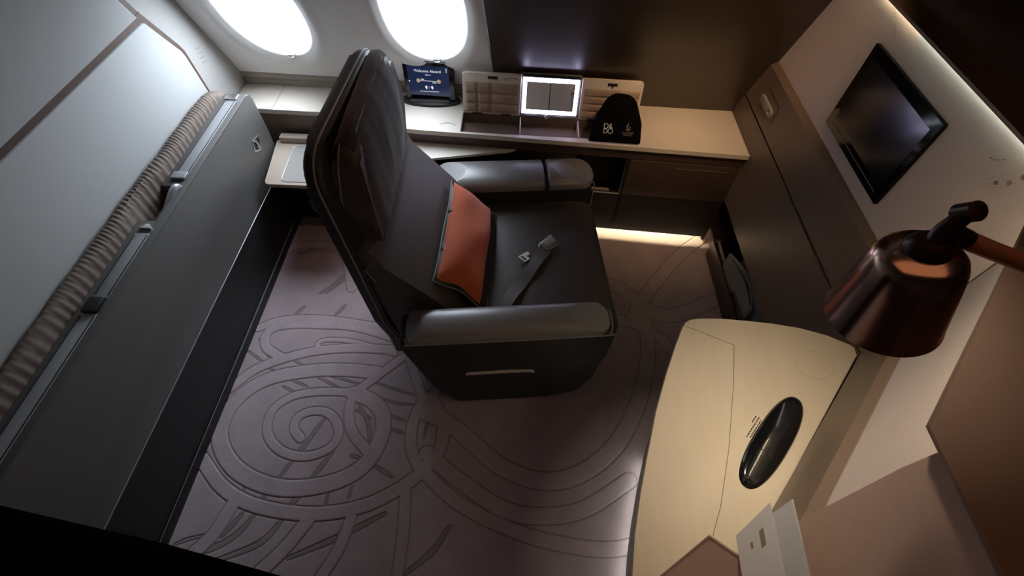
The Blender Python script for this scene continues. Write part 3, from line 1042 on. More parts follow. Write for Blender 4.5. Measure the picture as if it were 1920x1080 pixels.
# small metal floor bracket under the tray
fb = thing('floor_bracket', 'small white angled bracket below the tan tray beside the chair back', 'bracket', (-1.235, 2.055, 0.09))
bm = bmesh.new()
prism(bm, [(-0.030, -0.035), (0.032, -0.030), (0.010, 0.035)], -0.006, 0.006, axis='y', r=0.002)
obj('bracket_plate', bm, M['print_white'], fb)
bm = bmesh.new()
box(bm, -0.045, -0.010, 0.004, 0.02, -0.035, 0.06, 0.003)
obj('mounting_plate', bm, M['rail_grey'], fb)

# ================================================================== VANITY SET IN THE COUNTER
va = thing('vanity_organiser', 'open vanity organiser with quilted lids and lit mirror set in the counter', 'vanity', (0.155, 2.16, 0.62))
VO = Vector((0.155, 2.16, 0.62))
bm = bmesh.new()
x0, x1, y0, y1 = -0.315, 0.625, 2.071, 2.240
prism(bm, bk([(x0, y0), (x1, y0 + .012), (x1, y1), (x0, y1)]), 0.612, 0.616)
for (a, b, c, d) in ((x0, x0 + .004, y0, y1), (x1 - .004, x1, y0 + .012, y1), (x0, x1, y0, y0 + .006), (x0, x1, y1 - .004, y1)):
    prism(bm, bk([(a, c), (b, c + (.012 if c == y0 and b == x1 else 0)), (b, d + (.012 if d == y0 + .006 and b == x1 else 0)), (a, d)]), 0.616, 0.6702)
loc_obj('compartment_tub', bm, M['suede'], va, VO)
for x in (-0.004, 0.308):
    bm = bmesh.new()
    prism(bm, bk([(x, y0 + .008), (x + .006, y0 + .008), (x + .006, y1 - .004), (x, y1 - .004)]), 0.616, 0.668, r=0.001)
    loc_obj('divider', bm, M['tan_plastic'], va, VO)
TL = math.radians(10)


def lidmx(x0, TL=TL):
    y = 2.242 - SK * (x0 + 0.155)
    return frame_mx((x0, y, 0.674), (1, -SK, 0), (0, math.sin(TL), math.cos(TL)))


def lidpart(name, bm, m, parent, ang=35):
    return loc_obj(name, bm, m, parent, VO, ang)


for k, (lx0, lx1, quilt_cols) in enumerate(((-0.312, -0.006, 'grid'), (0.310, 0.622, 'rows'))):
    mx = lidmx(lx0)
    w = lx1 - lx0
    h = 0.212
    bm = bmesh.new()
    rr = [0.003, 0.003, 0.003, 0.022] if k == 0 else [0.003, 0.003, 0.022, 0.003]
    prism(bm, round_poly([(0, 0), (w, 0), (w, h), (0, h)], rr, 5), -0.018, 0.0, r=0.003, mx=mx)
    ld = lidpart('lid', bm, M['lid'], va)
    bm = bmesh.new()
    px0, px1, pz0, pz1 = 0.014, w - 0.012, 0.010, 0.166
    if k == 0:
        us = [px0, px0 + 0.065, px0 + 0.135, px1]
    else:
        us = [px0, px0 + 0.165, px1]
    nz = 3 if k == 0 else 4
    for a, b in zip(us, us[1:]):
        for j in range(nz):
            c = pz0 + (pz1 - pz0) * j / nz
            d = pz0 + (pz1 - pz0) * (j + 1) / nz
            grid(bm, 9, 7, lambda u, v: mx @ Vector((a + (b - a) * u, c + (d - c) * v, 0.0005 + 0.009 * (max(0, (1 - (2 * u - 1) ** 6) * (1 - (2 * v - 1) ** 6))) ** 0.6)))
    lidpart('quilted_pad', bm, M['quilt'], ld, 60)
    bm = bmesh.new()
    cx = w * (0.52 if k == 0 else 0.49)
    box(bm, cx - 0.025, cx + 0.025, h - 0.027, h - 0.012, -0.002, 0.003, 0.002, mx=mx)
    if k:
        box(bm, cx - 0.003, cx + 0.003, h - 0.038, h - 0.026, -0.001, 0.002, mx=mx)
    lidpart('latch', bm, M['black'], ld)
    for hx in (0.05, w - 0.10):
        bm = bmesh.new()
        box(bm, hx, hx + 0.05, -0.004, 0.005, 0.0, 0.004, 0.001, mx=mx)
        lidpart('hinge', bm, M['black'], ld)
    if k == 0:
        bm = bmesh.new()
        for r_, (a, b) in enumerate(((0.225, 0.290), (0.215, 0.245))):
            box(bm, a, b, h - 0.019 - 0.008 * r_, h - 0.0155 - 0.008 * r_, 0.0, 0.0006, mx=mx)
        lidpart('printed_mark', bm, M['print_tan'], ld)
mx = lidmx(-0.002, math.radians(15.5))
w, h = 0.308, 0.222
bm = bmesh.new()
box(bm, 0, w, 0, h, -0.016, 0.0, 0.003, mx=mx)
ml = lidpart('mirror_lid', bm, M['rail_grey'], va)
bm = bmesh.new()
box(bm, 0.004, w - 0.004, h - 0.020, h - 0.004, 0.0, 0.003, 0.001, mx=mx)
lidpart('top_strip', bm, M['black'], ml)
bm = bmesh.new()
a0, a1, b0, b1, t = 0.006, w - 0.010, 0.018, h - 0.022, 0.020
for (p, q, r_, s_) in ((a0, a1, b0, b0 + t), (a0, a1, b1 - t, b1), (a0, a0 + t, b0 + t, b1 - t), (a1 - t, a1, b0 + t, b1 - t)):
    box(bm, p, q, r_, s_, 0.0, 0.003, mx=mx)
lidpart('light_frame', bm, M['led'], ml)
bm = bmesh.new()
box(bm, a0 + t, a1 - t, b0 + t, b1 - t, 0.0, 0.0025, mx=mx)
lidpart('mirror', bm, M['mirror'], ml)
bm = bmesh.new()
lathe(bm, [(0.012, -0.006), (0.012, 0.006), (0.009, 0.009)], 20, mx @ Matrix.Translation((0.14, 0.004, 0.004)))
lidpart('knob', bm, M['chrome'], ml)
for a in (0.03, 0.19):
    bm = bmesh.new()
    box(bm, a, a + 0.05, 0.004, 0.010, 0.0, 0.003, 0.001, mx=mx)
    lidpart('hinge', bm, M['rail_grey'], ml)

# ================================================================== TABLET IN ITS DOCK
dk = thing('tablet_dock', 'black oval dock holding the tablet upright on the counter', 'dock', (-0.50, 2.345, 0.67))
bm = bmesh.new()
prof = [(0.158, 0.0), (0.165, 0.006), (0.160, 0.014), (0.12, 0.020), (0.0001, 0.022)]
lathe(bm, prof, 48, Matrix.Diagonal((1, 0.36, 1, 1)))
obj('oval_base', bm, M['black'], dk)
bm = bmesh.new()
prism(bm, [(-0.115, 0.020), (-0.105, 0.036), (0.105, 0.036), (0.115, 0.020), (0.09, 0.018), (-0.09, 0.018)], -0.040, -0.026, axis='y', r=0.003)
obj('cradle_lip', bm, M['black_gloss'], dk)
bm = bmesh.new()
prism(bm, [(-0.004, 0.015), (0.006, 0.13), (0.012, 0.13), (0.04, 0.015)], -0.09, 0.09, axis='x', r=0.003)
obj('back_support', bm, M['black'], dk)
tmx = frame_mx((-0.500, 2.322, 0.697), (1, -SK, 0), (0, 0.14, 0.99))
tb = thing('tablet', 'black framed tablet showing a navy welcome screen on the counter', 'tablet', (-0.500, 2.322, 0.697))
TBO = Vector((-0.500, 2.322, 0.697))
bm = bmesh.new()
prism(bm, round_poly([(-0.127, 0), (0.138, 0), (0.136, 0.205), (-0.134, 0.205)], 0.010, 4), -0.012, 0.0, r=0.002, mx=tmx)
loc_obj('body', bm, M['black_gloss'], tb, TBO)
bm = bmesh.new()
box(bm, -0.130, 0.133, 0.194, 0.206, -0.014, 0.002, 0.002, mx=tmx)
loc_obj('top_edge', bm, M['silver'], tb, TBO)
bm = bmesh.new()
prism(bm, [(-0.107, 0.022), (0.112, 0.022), (0.110, 0.176), (-0.112, 0.176)], 0.0, 0.0006, mx=tmx)
sc = loc_obj('screen', bm, M['screen'], tb, TBO)


def tmove(o):
    o.data.transform(Matrix.Translation(-TBO))
    return o


tmove(text('screen_title', 'Welcome Aboard', 0.0195, tmx @ Matrix.Translation((-0.002, 0.150, 0.0009)), M['screen_text'], sc))

def icon(name, fn):
    b_ = bmesh.new()
    fn(b_)
    loc_obj(name, b_, M['screen_text'], sc, TBO)


for q in ((-0.016, 0.004, 0.129, 0.132), (0.009, 0.014, 0.129, 0.132)):
    icon('subtitle_mark', lambda b_: box(b_, *q, 0.0006, 0.001, mx=tmx))
icon('route_line', lambda b_: box(b_, -0.045, 0.045, 0.0985, 0.1003, 0.0006, 0.0010, mx=tmx))
icon('progress_bar', lambda b_: box(b_, -0.052, 0.052, 0.042, 0.0445, 0.0006, 0.0010, mx=tmx))
for r_ in range(3):
    icon('menu_dot', lambda b_: lathe(b_, [(0.0028, 0.0006), (0.0028, 0.001)], 10, tmx @ Matrix.Translation((0.098, 0.166 - 0.0075 * r_, 0))))
icon('arrow_icon', lambda b_: prism(b_, [(-0.106, 0.090), (-0.098, 0.0945), (-0.106, 0.099)], 0.0006, 0.001, mx=tmx))
for q in ((-0.040, -0.024, 0.1055, 0.109), (0.020, 0.042, 0.0895, 0.093)):
    icon('city_mark', lambda b_: box(b_, *q, 0.0006, 0.001, mx=tmx))
icon('divider_line', lambda b_: box(b_, -0.0005, 0.0005, 0.058, 0.072, 0.0006, 0.001, mx=tmx))
for cx in (-0.016, 0.016):
    icon('weather_icon', lambda b_: prism(b_, [(cx - 0.0065, 0.066), (cx - 0.004, 0.073), (cx + 0.004, 0.073), (cx + 0.0065, 0.067), (cx + 0.005, 0.056), (cx - 0.002, 0.056), (cx - 0.002, 0.061)], 0.0006, 0.001, mx=tmx))
for cx in (-0.055, 0.055):
    bm = bmesh.new()
    lathe(bm, [(0.011, 0.0006), (0.010, 0.0009)], 14, tmx @ Matrix.Translation((cx, 0.0992, 0)))
    loc_obj('map_pin', bm, M['screen_gold'], sc, TBO)

# ================================================================== HEADPHONE POUCH
po = thing('headphone_pouch', 'black rounded fabric pouch with two grey logos leaning on the right lid', 'pouch', (0.485, 2.052, 0.672))
PO = Vector((0.485, 2.052, 0.672))
pmx = frame_mx((0.485, 2.045, 0.671), (1, -SK, 0), (0, 0.50, 0.87))
out = round_poly([(-0.132, 0.0), (0.137, 0.0), (0.128, 0.10), (0.075, 0.232), (-0.05, 0.238), (-0.105, 0.13)], [0.012, 0.012, 0.06, 0.085, 0.085, 0.06], 7)
cen = Vector((sum(p[0] for p in out) / len(out), sum(p[1] for p in out) / len(out)))
bm = bmesh.new()
for sgn in (1, -1):
    rings = []
    for k in range(9):
        s = 1 - k / 8
        dome = (0.020 if sgn > 0 else 0.014) * (1 - s ** 3.2) * sgn
        rings.append([bm.verts.new(pmx @ Vector((cen.x + (p[0] - cen.x) * max(s, .001), cen.y + (p[1] - cen.y) * max(s, .001), 0.016 + dome))) for p in out])
    for A, B in zip(rings, rings[1:]):
        for i in range(len(out)):
            bm.faces.new((A[i], A[(i + 1) % len(out)], B[(i + 1) % len(out)], B[i]))
bmesh.ops.remove_doubles(bm, verts=bm.verts, dist=0.0002)
pb = loc_obj('pouch_body', bm, M['pouch'], po, PO, 80)


def pmove(o):
    o.data.transform(Matrix.Translation(-PO))
    return o


zt = 0.0372
lg1 = pmove(text('brand_mark', 'B', 0.024, pmx @ Matrix.Translation((-0.053, 0.060, zt)), M['print_white'], po, sx=0.75))
bm = bmesh.new()
for seg in (spline([(-0.061, 0.046, zt), (-0.061, 0.094, zt)], 2),
            spline([(-0.060, 0.093, zt), (-0.045, 0.090, zt), (-0.042, 0.080, zt), (-0.047, 0.071, zt), (-0.060, 0.070, zt)], 5),
            spline([(-0.060, 0.069, zt), (-0.047, 0.065, zt), (-0.044, 0.057, zt), (-0.049, 0.048, zt), (-0.060, 0.047, zt)], 5),
            [(-0.028 + 0.012 * math.cos(t), 0.058 + 0.012 * math.sin(t), zt) for t in [2 * PI * k / 18 for k in range(19)]],
            spline([(-0.019, 0.072, zt), (-0.034, 0.084, zt), (-0.030, 0.092, zt), (-0.026, 0.085, zt), (-0.036, 0.074, zt), (-0.024, 0.073, zt)], 5)):
    tube(bm, [pmx @ Vector(v) for v in seg], 0.0017, 6)
bpy.data.objects.remove(lg1)
loc_obj('brand_mark', bm, M['print_white'], po, PO)
bm = bmesh.new()
zt2 = 0.0368
for seg in (spline([(0.050, 0.072, zt2), (0.056, 0.078, zt2), (0.052, 0.086, zt2), (0.058, 0.094, zt2), (0.057, 0.103, zt2)], 5),
            spline([(0.052, 0.070, zt2), (0.064, 0.074, zt2), (0.068, 0.082, zt2), (0.060, 0.086, zt2)], 5),
            spline([(0.048, 0.066, zt2), (0.060, 0.066, zt2), (0.074, 0.070, zt2)], 5)):
    tube(bm, [pmx @ Vector(v) for v in seg], [0.0008 + 0.0022 * math.sin(PI * i / (len(seg) - 1)) for i in range(len(seg))], 6)
loc_obj('bird_mark', bm, M['print_grey'], po, PO)
pmove(text('airline_name', 'SINGAPORE', 0.0115, pmx @ Matrix.Translation((0.060, 0.053, 0.0366)), M['print_grey'], po))
pmove(text('airline_name', 'AIRLINES', 0.0115, pmx @ Matrix.Translation((0.060, 0.043, 0.0358)), M['print_grey'], po))

# ================================================================== ARMCHAIR (faces +x in its own frame)
CH_LOC, CH_ROT = Vector((0.0, 1.43, 0.0)), math.radians(6)
ch = thing('swivel_armchair', 'dark leather swivel armchair with tall back standing on the carpet', 'armchair', CH_LOC, (0, 0, CH_ROT))
CHM = Matrix.Translation(CH_LOC) @ Matrix.Rotation(CH_ROT, 4, 'Z')


def plate(bm, out, fx, th_f, th_b, n=9, p=3.0, mx=None, wob=0.0):
    """cushion-like plate: outline out in (y,z), local depth x = fx(y,z), bulging th_f forward and th_b backward"""
    cy = sum(q[0] for q in out) / len(out)
    cz = (min(q[1] for q in out) + max(q[1] for q in out)) / 2
    N = len(out)
    allv = []
    for sg, th in ((1, th_f), (-1, th_b)):
        rings = []
        for k in range(n):
            s = max(0.001, 1 - (k / (n - 1)) ** 1.35) if k else 1.0
            ring = []
            for (y, z) in out:
                yy, zz = cy + (y - cy) * s, cz + (z - cz) * s
                d = th * max(0.0, 1 - s ** p) ** (1 / 2.2) * sg
                if wob:
                    d += wob * math.sin(yy * 31 + zz * 17) * math.sin(zz * 43 - yy * 11) * (1 - s)
                ring.append(bm.verts.new((fx(yy, zz) + d, yy, zz)))
            rings.append(ring)
            allv += ring
        for A, B in zip(rings, rings[1:]):
            for i in range(N):
                bm.faces.new((A[i], A[(i + 1) % N], B[(i + 1) % N], B[i]))
        bm.faces.new(rings[-1])
    bmesh.ops.remove_doubles(bm, verts=allv, dist=0.0001)
    if mx is not None:
        bmesh.ops.transform(bm, matrix=mx, verts=[v for v in bm.verts])


def interp(tab, z):
    if z <= tab[0][0]:
        return tab[0][1]
    for (a, b), (c, d) in zip(tab, tab[1:]):
        if z <= c:
            t = (z - a) / (c - a)
            t = t * t * (3 - 2 * t)
            return b + (d - b) * t
    return tab[-1][1]


def pad(bm, x0, x1, yc, w, zb, h, cl=None, cr=None, rl=0.05, rr=0.07, nu=120, nv=49):
    def fn(u, v):
        x = x0 + (x1 - x0) * u
        k = 1.0
        if rr and x > x1 - rr:
            k *= math.sqrt(max(0.0004, 1 - ((x - (x1 - rr)) / rr) ** 2.2))
        if rl and x < x0 + rl:
            k *= math.sqrt(max(0.0004, 1 - (((x0 + rl) - x) / rl) ** 2.2))
        yy = yc - w / 2 * k * math.cos(PI * v)
        z = zb + h * math.sin(PI * v) ** 0.62 * min(1, k ** 0.5)
        if cr:
            z = min(z, zb + cr[0] + cr[1] * (x1 - x))
        if cl:
            z = min(z, zb + cl[0] + cl[1] * (x - x0))
        return Vector((x, yy, z))
    vs = grid(bm, nu, nv, fn)
    bm.faces.new([vs[i][0] for i in range(nu)] + [vs[i][nv - 1] for i in range(nu - 1, -1, -1)])
    bm.faces.new([vs[0][j] for j in range(nv)])
    bm.faces.new([vs[nu - 1][j] for j in range(nv)][::-1])


# base and side panels
bm = bmesh.new()
prism(bm, round_poly([(-0.40, -0.40), (0.34, -0.44), (0.37, 0.40), (-0.40, 0.42)], 0.06, 5), 0.0, 0.24, r=0.01)
obj('base', bm, M['leather_side'], ch)
near_prof = [(-0.492, 0.598), (0.345, 0.598), (0.352, 0.42), (0.335, 0.355), (0.325, 0.22), (0.27, 0.07), (0.18, 0.035), (0.10, 0.015), (-0.31, 0.018), (-0.40, 0.20)]
bm = bmesh.new()
prism(bm, round_poly(near_prof, [0.01, 0.02, 0.02, 0.01, 0.02, 0.05, 0.02, 0.02, 0.04, 0.05], 4), -0.535, -0.395, axis='y', r=0.016, seg=4)
sp = obj('side_panel', bm, M['leather_side'], ch)
bm = bmesh.new()
box(bm, -0.262, 0.150, -0.5362, -0.530, 0.322, 0.345, 0.001)
obj('pocket_slot', bm, M['black'], sp)
bm = bmesh.new()
tube(bm, spline([(-0.470, -0.505, 0.602), (-0.455, -0.533, 0.6), (-0.40, -0.5375, 0.6), (0.29, -0.5375, 0.6), (0.335, -0.527, 0.6), (0.352, -0.49, 0.6), (0.353, -0.42, 0.6)], 6), 0.0035, 8)
obj('piping', bm, M['piping'], sp)
bm = bmesh.new()
far_prof = [(-0.45, 0.555), (0.425, 0.555), (0.43, 0.40), (0.40, 0.20), (0.33, 0.05), (-0.30, 0.03), (-0.40, 0.20)]
prism(bm, round_poly(far_prof, 0.03, 4), 0.360, 0.545, axis='y', r=0.016, seg=4)
sp2 = obj('side_panel', bm, M['leather_side'], ch)
bm = bmesh.new()
tube(bm, [(0.432, 0.40, 0.555), (0.436, 0.375, 0.552), (0.436, 0.370, 0.40), (0.425, 0.366, 0.30)], 0.003, 8)
obj('piping', bm, M['piping'], sp2)
bm = bmesh.new()
pad(bm, -0.470, 0.345, -0.463, 0.150, 0.596, 0.058, cl=(0.0, 0.85), cr=(0.018, 0.24), rl=0.03, rr=0.07)
obj('armrest', bm, M['leather_pad'], ch, 9)
bm = bmesh.new()
pad(bm, -0.385, 0.182, 0.448, 0.205, 0.552, 0.062, cl=(0.022, 0.24), rl=0.08, rr=0.012)
obj('armrest', bm, M['leather_pad'], ch, 9)
bm = bmesh.new()
pad(bm, 0.190, 0.438, 0.448, 0.205, 0.552, 0.064, cr=(0.022, 0.20), rl=0.012, rr=0.08)
obj('armrest_lid', bm, M['leather_pad'], ch, 9)

# seat cushion
bm = bmesh.new()
prism(bm, round_poly([(-0.33, 0.26), (-0.33, 0.455), (0.30, 0.470), (0.435, 0.452), (0.440, 0.24), (0.425, 0.10), (0.30, 0.08), (-0.2, 0.08)], [0.02, 0.03, 0.2, 0.05, 0.08, 0.03, 0.02, 0.02], 6), -0.385, 0.352, axis='y', r=0.022, seg=4)
obj('seat', bm, M['leather'], ch, 30)

# lower back cushion
bp = [(-0.555, 0.20), (-0.595, 0.90), (-0.545, 0.96), (-0.505, 0.93), (-0.480, 0.85), (-0.40, 0.755), (-0.310, 0.645), (-0.235, 0.52), (-0.215, 0.44), (-0.23, 0.20)]
bm = bmesh.new()
prism(bm, round_poly(bp, [0.0, 0.02, 0.03, 0.1, 0.1, 0.1, 0.1, 0.06, 0.05, 0.0], 5), -0.362, 0.362, axis='y', r=0.035, seg=5)
bmesh.ops.transform(bm, matrix=Matrix.Translation((-0.4, 0, 0)) @ Matrix.Rotation(math.radians(-5), 4, 'Z') @ Matrix.Translation((0.4, 0, 0)), verts=bm.verts)
bc = obj('back_cushion', bm, M['leather'], ch, 30)
bm = bmesh.new()
tube(bm, [(-0.522, -0.3640, 0.872), (-0.553, -0.3640, 0.836), (-0.528, -0.3640, 0.772)], 0.003, 6)
bmesh.ops.transform(bm, matrix=Matrix.Translation((-0.4, 0, 0)) @ Matrix.Rotation(math.radians(-5), 4, 'Z') @ Matrix.Translation((0.4, 0, 0)), verts=bm.verts)
obj('side_stitch', bm, M['piping'], bc)

# tall shell
SX = [(0.08, -0.446), (0.5, -0.528), (0.85, -0.545), (1.2, -0.576), (1.36, -0.576)]


def spin(deg, x):
    return Matrix.Translation((x, 0, 0)) @ Matrix.Rotation(math.radians(deg), 4, 'Z') @ Matrix.Translation((-x, 0, 0))


BROT, HROT = spin(-8, -0.6), spin(-5, -0.53)
shell_out = round_poly([(-0.325, 0.10), (0.325, 0.10), (0.352, 0.50), (0.345, 1.325), (-0.345, 1.325), (-0.352, 0.50)], [0.03, 0.03, 0.12, 0.115, 0.115, 0.12], 7)


def turn(bm, on=True):
    bmesh.ops.transform(bm, matrix=BROT if on else HROT, verts=bm.verts)


def bent_slab(bm, out, fx, x0, x1, r, tf=None):
    prism(bm, out, x0, x1, axis='x', r=r, seg=6)
    for v in bm.verts:
        v.co.x = v.co.x * (tf(v.co.z) if tf else 1) + fx(v.co.y, v.co.z)
    turn(bm, tf is ST)


ST = lambda z: 1.0
bm = bmesh.new()
bent_slab(bm, shell_out, lambda y, z: interp(SX, z), -0.044, 0.014, 0.018, ST)
sh = obj('back_shell', bm, M['leather_side'], ch, 50)
bm = bmesh.new()
tube(bm, [(interp(SX, z) - 0.006, y * 1.003, z + (0.002 if z > 1 else 0)) for y, z in shell_out], 0.0035, 8, True)
turn(bm)
obj('piping', bm, M['piping'], sh)

# headrest cushion, its piping and the draped cloth
head_out = round_poly([(-0.285, 0.90), (0.285, 0.90), (0.318, 1.12), (0.275, 1.335), (-0.275, 1.335), (-0.318, 1.12)], [0.05, 0.05, 0.2, 0.10, 0.10, 0.2], 8)
HX = lambda y, z: interp([(0.90, -0.525), (1.12, -0.528), (1.34, -0.518)], z)
HT = lambda z: max(0.35, 1 - 0.62 * ((z - 1.12) / 0.22) ** 2 * (1 if z > 1.12 else 0.5))
bm = bmesh.new()
bent_slab(bm, head_out, HX, -0.060, 0.060, 0.045, HT)
hr = obj('headrest', bm, M['leather'], ch, 50)
bm = bmesh.new()
tube(bm, [(HX(y, z) - 0.034 * HT(z), y * 0.994, z - (0.002 if z > 1.2 else 0)) for y, z in head_out], 0.0035, 8, True)
turn(bm, False)
obj('piping', bm, M['piping'], hr)


def cloth(u, v):
    fz = [1.315, 1.27, 1.22, 1.17, 1.11, 1.05, 0.99, 0.935]
    path = [(-0.572, 1.262), (-0.560, 1.310), (-0.540, 1.341), (-0.508, 1.344)] + [(HX(0, q) + 0.061 * HT(q) + 0.002, q) for q in fz]
    t = u * (len(path) - 1)
    i = min(int(t), len(path) - 2)
    f = t - i
    x = path[i][0] * (1 - f) + path[i + 1][0] * f
    z = path[i][1] * (1 - f) + path[i + 1][1] * f
    y = (v * 2 - 1)
    hw = 0.262 + 0.052 * min(1, max(0, (1.34 - z) / 0.16)) - 0.03 * max(0, (1.02 - z) / 0.1)
    edge = abs(y) ** 5
    x -= 0.020 * edge * (1 if u > 0.35 else 0.2)
    z -= 0.018 * edge * (1 if u < 0.5 else 0)
    z += 0.05 * max(0, (abs(y) - 0.35)) * max(0, u - 0.7) * -1
    wr_ = 0.0014 * math.sin(y * 9 + u * 5 + 1.2 * math.sin(u * 7)) * math.sin(u * PI) + 0.0006 * math.sin(y * 23 - u * 9)
    wr_ += 0.004 * math.exp(-((y + 0.1 - 0.25 * (u - 0.6)) / 0.05) ** 2) * math.sin(PI * min(1, max(0, (u - 0.45) * 2)))
    return Vector((x + wr_ + 0.004, y * hw, z + 0.003))


bm = bmesh.new()
grid(bm, 50, 40, cloth)
bmesh.ops.solidify(bm, geom=bm.faces[:], thickness=0.003)
turn(bm, False)
obj('headrest_cover', bm, M['cover_cloth'], ch, 70)['label'] = 'aubergine cloth draped over the headrest'

# seat belt lying across the seat
bl = bpy.data.objects.new('seat_belt', None)
bm = bmesh.new()
path = spline([(-0.075, -0.30, 0.474), (-0.005, -0.20, 0.474), (0.055, -0.115, 0.477), (0.105, -0.045, 0.482), (0.145, 0.010, 0.488)], 6)
L, Rr = [], []
for i, p in enumerate(path):
    a = path[max(0, i - 1)]
    b = path[min(len(path) - 1, i + 1)]
    t = (b - a).normalized()
    nrm = Vector((t.y, -t.x, 0)).normalized() * 0.030
    L.append([bm.verts.new(p + nrm + Vector((0, 0, 0.006 + 0.008 * math.sin(i * .5)))), bm.verts.new(p + nrm + Vector((0, 0, 0.008 + 0.008 * math.sin(i * .5))))])
    Rr.append([bm.verts.new(p - nrm), bm.verts.new(p - nrm + Vector((0, 0, 0.002)))])
for i in range(len(path) - 1):
    bm.faces.new((L[i][1], L[i + 1][1], Rr[i + 1][1], Rr[i][1]))
    bm.faces.new((L[i][0], Rr[i][0], Rr[i + 1][0], L[i + 1][0]))
    bm.faces.new((L[i][0], L[i + 1][0], L[i + 1][1], L[i][1]))
    bm.faces.new((Rr[i][0], Rr[i][1], Rr[i + 1][1], Rr[i + 1][0]))
bpy.data.objects.remove(bl)
belt = obj('seat_belt', bm, M['webbing'], ch, 50)
bmx = Matrix.Translation((0.165, 0.045, 0.492)) @ Matrix.Rotation(math.radians(35), 4, 'Z') @ Matrix.Rotation(math.radians(-6), 4, 'Y')
bm = bmesh.new()
prism(bm, round_poly([(-0.040, -0.024), (0.036, -0.028), (0.040, 0.028), (-0.040, 0.024)], 0.006, 3), -0.008, 0.012, r=0.004, seg=3, mx=bmx)
bk1 = obj('buckle', bm, M['silver'], belt)
bk1['label'] = 'silver belt buckle'
bm = bmesh.new()
prism(bm, round_poly([(-0.030, -0.019), (0.030, -0.021), (0.030, 0.021), (-0.030, 0.019)], 0.006, 3), 0.0122, 0.0150, r=0.001, mx=bmx)
obj('buckle_flap', bm, M['rail_grey'], bk1)
tmx2 = Matrix.Translation((0.048, -0.030, 0.487)) @ Matrix.Rotation(math.radians(40), 4, 'Z') @ Matrix.Rotation(math.radians(10), 4, 'Y')
bm = bmesh.new()
for pts in ([(-0.030, -0.022), (0.006, -0.022), (0.006, -0.016), (-0.030, -0.016)], [(-0.030, 0.016), (0.006, 0.016), (0.006, 0.022), (-0.030, 0.022)],
            [(-0.030, -0.016), (-0.022, -0.016), (-0.022, 0.016), (-0.030, 0.016)], [(-0.008, -0.016), (0.006, -0.016), (0.006, 0.016), (-0.008, 0.016)],
            [(0.006, 0.002), (0.030, 0.002), (0.034, 0.018), (0.022, 0.022), (0.006, 0.020)]):
    prism(bm, pts, -0.0015, 0.0015, mx=tmx2)
obj('belt_tongue', bm, M['print_white'], belt)['label'] = 'pale metal belt tongue'

# cushion and pocket papers are things of their own
cu = thing('lumbar_cushion', 'orange cushion with black piped back leaning in the armchair', 'cushion', CHM @ Vector((-0.165, -0.025, 0.485)), (0, 0, CH_ROT - math.radians(7)))
# pillow frame: u across (+y), v up along the back, w out of the front
pmx2 = Matrix.Translation((0.058, 0.005, 0.0)) @ frame_mx((0, 0, 0), (0, 1, 0), (-0.70, 0, 0.72))
# frame_mx gives z = x cross y -> make it point to the front/up


def pill(hw, h0, h1, bulge, sgn, base, pinch=0.10, nu=34, nv=26, skew=0.0):
    def fn(u, v):
        a = u * 2 - 1
        b = v
        wob = 1 + pinch * (2 * abs(b - 0.5)) ** 2 - 0.02
        X_ = a * hw * (1 - pinch * 0.6 * math.cos((b - 0.5) * PI)) + 0.006 * math.sin(b * 9 + a * 3)
        Y_ = h0 + (h1 - h0) * b + pinch * 0.16 * (a * a - 0.6) * (b - 0.5)
        d = bulge * (max(0.0, (1 - a ** 4) * (1 - (2 * b - 1) ** 4))) ** 0.55 + 0.006 * math.sin(a * 4 + b * 5) * (1 - a * a)
        d += 0.008 * math.sin(5 * a + 2.5 * b) * (1 - abs(a)) * (1 - abs(2 * b - 1))
        return Vector((X_, Y_, base + sgn * d))
    return fn


FZ = 1.0
z_axis = (pmx2.to_3x3() @ Vector((0, 0, 1)))
if z_axis.x < 0:
    FZ = -1.0
bm = bmesh.new()
grid(bm, 34, 26, pill(0.284, 0.052, 0.285, 0.062, FZ, 0.0))
grid(bm, 34, 26, pill(0.284, 0.052, 0.285, 0.004, -FZ, 0.0))
bmesh.ops.remove_doubles(bm, verts=bm.verts, dist=0.0008)
bmesh.ops.transform(bm, matrix=pmx2, verts=bm.verts)
obj('orange_front', bm, M['orange'], cu, 80)
bm = bmesh.new()
grid(bm, 34, 26, pill(0.292, 0.0, 0.290, 0.042, FZ, -0.014 * FZ))
grid(bm, 34, 26, pill(0.292, 0.0, 0.290, 0.045, -FZ, -0.014 * FZ))
bmesh.ops.remove_doubles(bm, verts=bm.verts, dist=0.0008)
bmesh.ops.transform(bm, matrix=pmx2, verts=bm.verts)
obj('black_back', bm, M['leather_side'], cu, 80)
bm = bmesh.new()
f = pill(0.294, -0.002, 0.291, 0.0, 1, -0.014 * FZ)
loop = [f(0, k / 20) for k in range(20)] + [f(k / 26, 1) for k in range(26)] + [f(1, 1 - k / 20) for k in range(20)] + [f(1 - k / 26, 0) for k in range(26)]
tube(bm, [pmx2 @ v for v in loop], 0.003, 6, True)
obj('piping', bm, M['piping'], cu)

bt = thing('booklet', 'pale booklet tucked in the slot on the side of the armchair', 'booklet', CHM @ Vector((-0.10, -0.535, 0.33)), (0, 0, CH_ROT))
bm = bmesh.new()
prism(bm, [(-0.150, -0.002), (-0.130, 0.006), (0.04, 0.009), (0.135, 0.002), (0.150, -0.012), (0.140, -0.013), (0.128, -0.004), (0.04, 0.003), (-0.13, 0.001)], -0.012, 0.03, axis='y', r=0.0008)
obj('cover', bm, M['paper'], bt)
bm = bmesh.new()
prism(bm, [(-0.150, -0.008), (0.126, -0.008), (0.120, -0.002), (-0.128, -0.001)], -0.009, 0.03, axis='y')
obj('pages', bm, M['quilt'], bt)

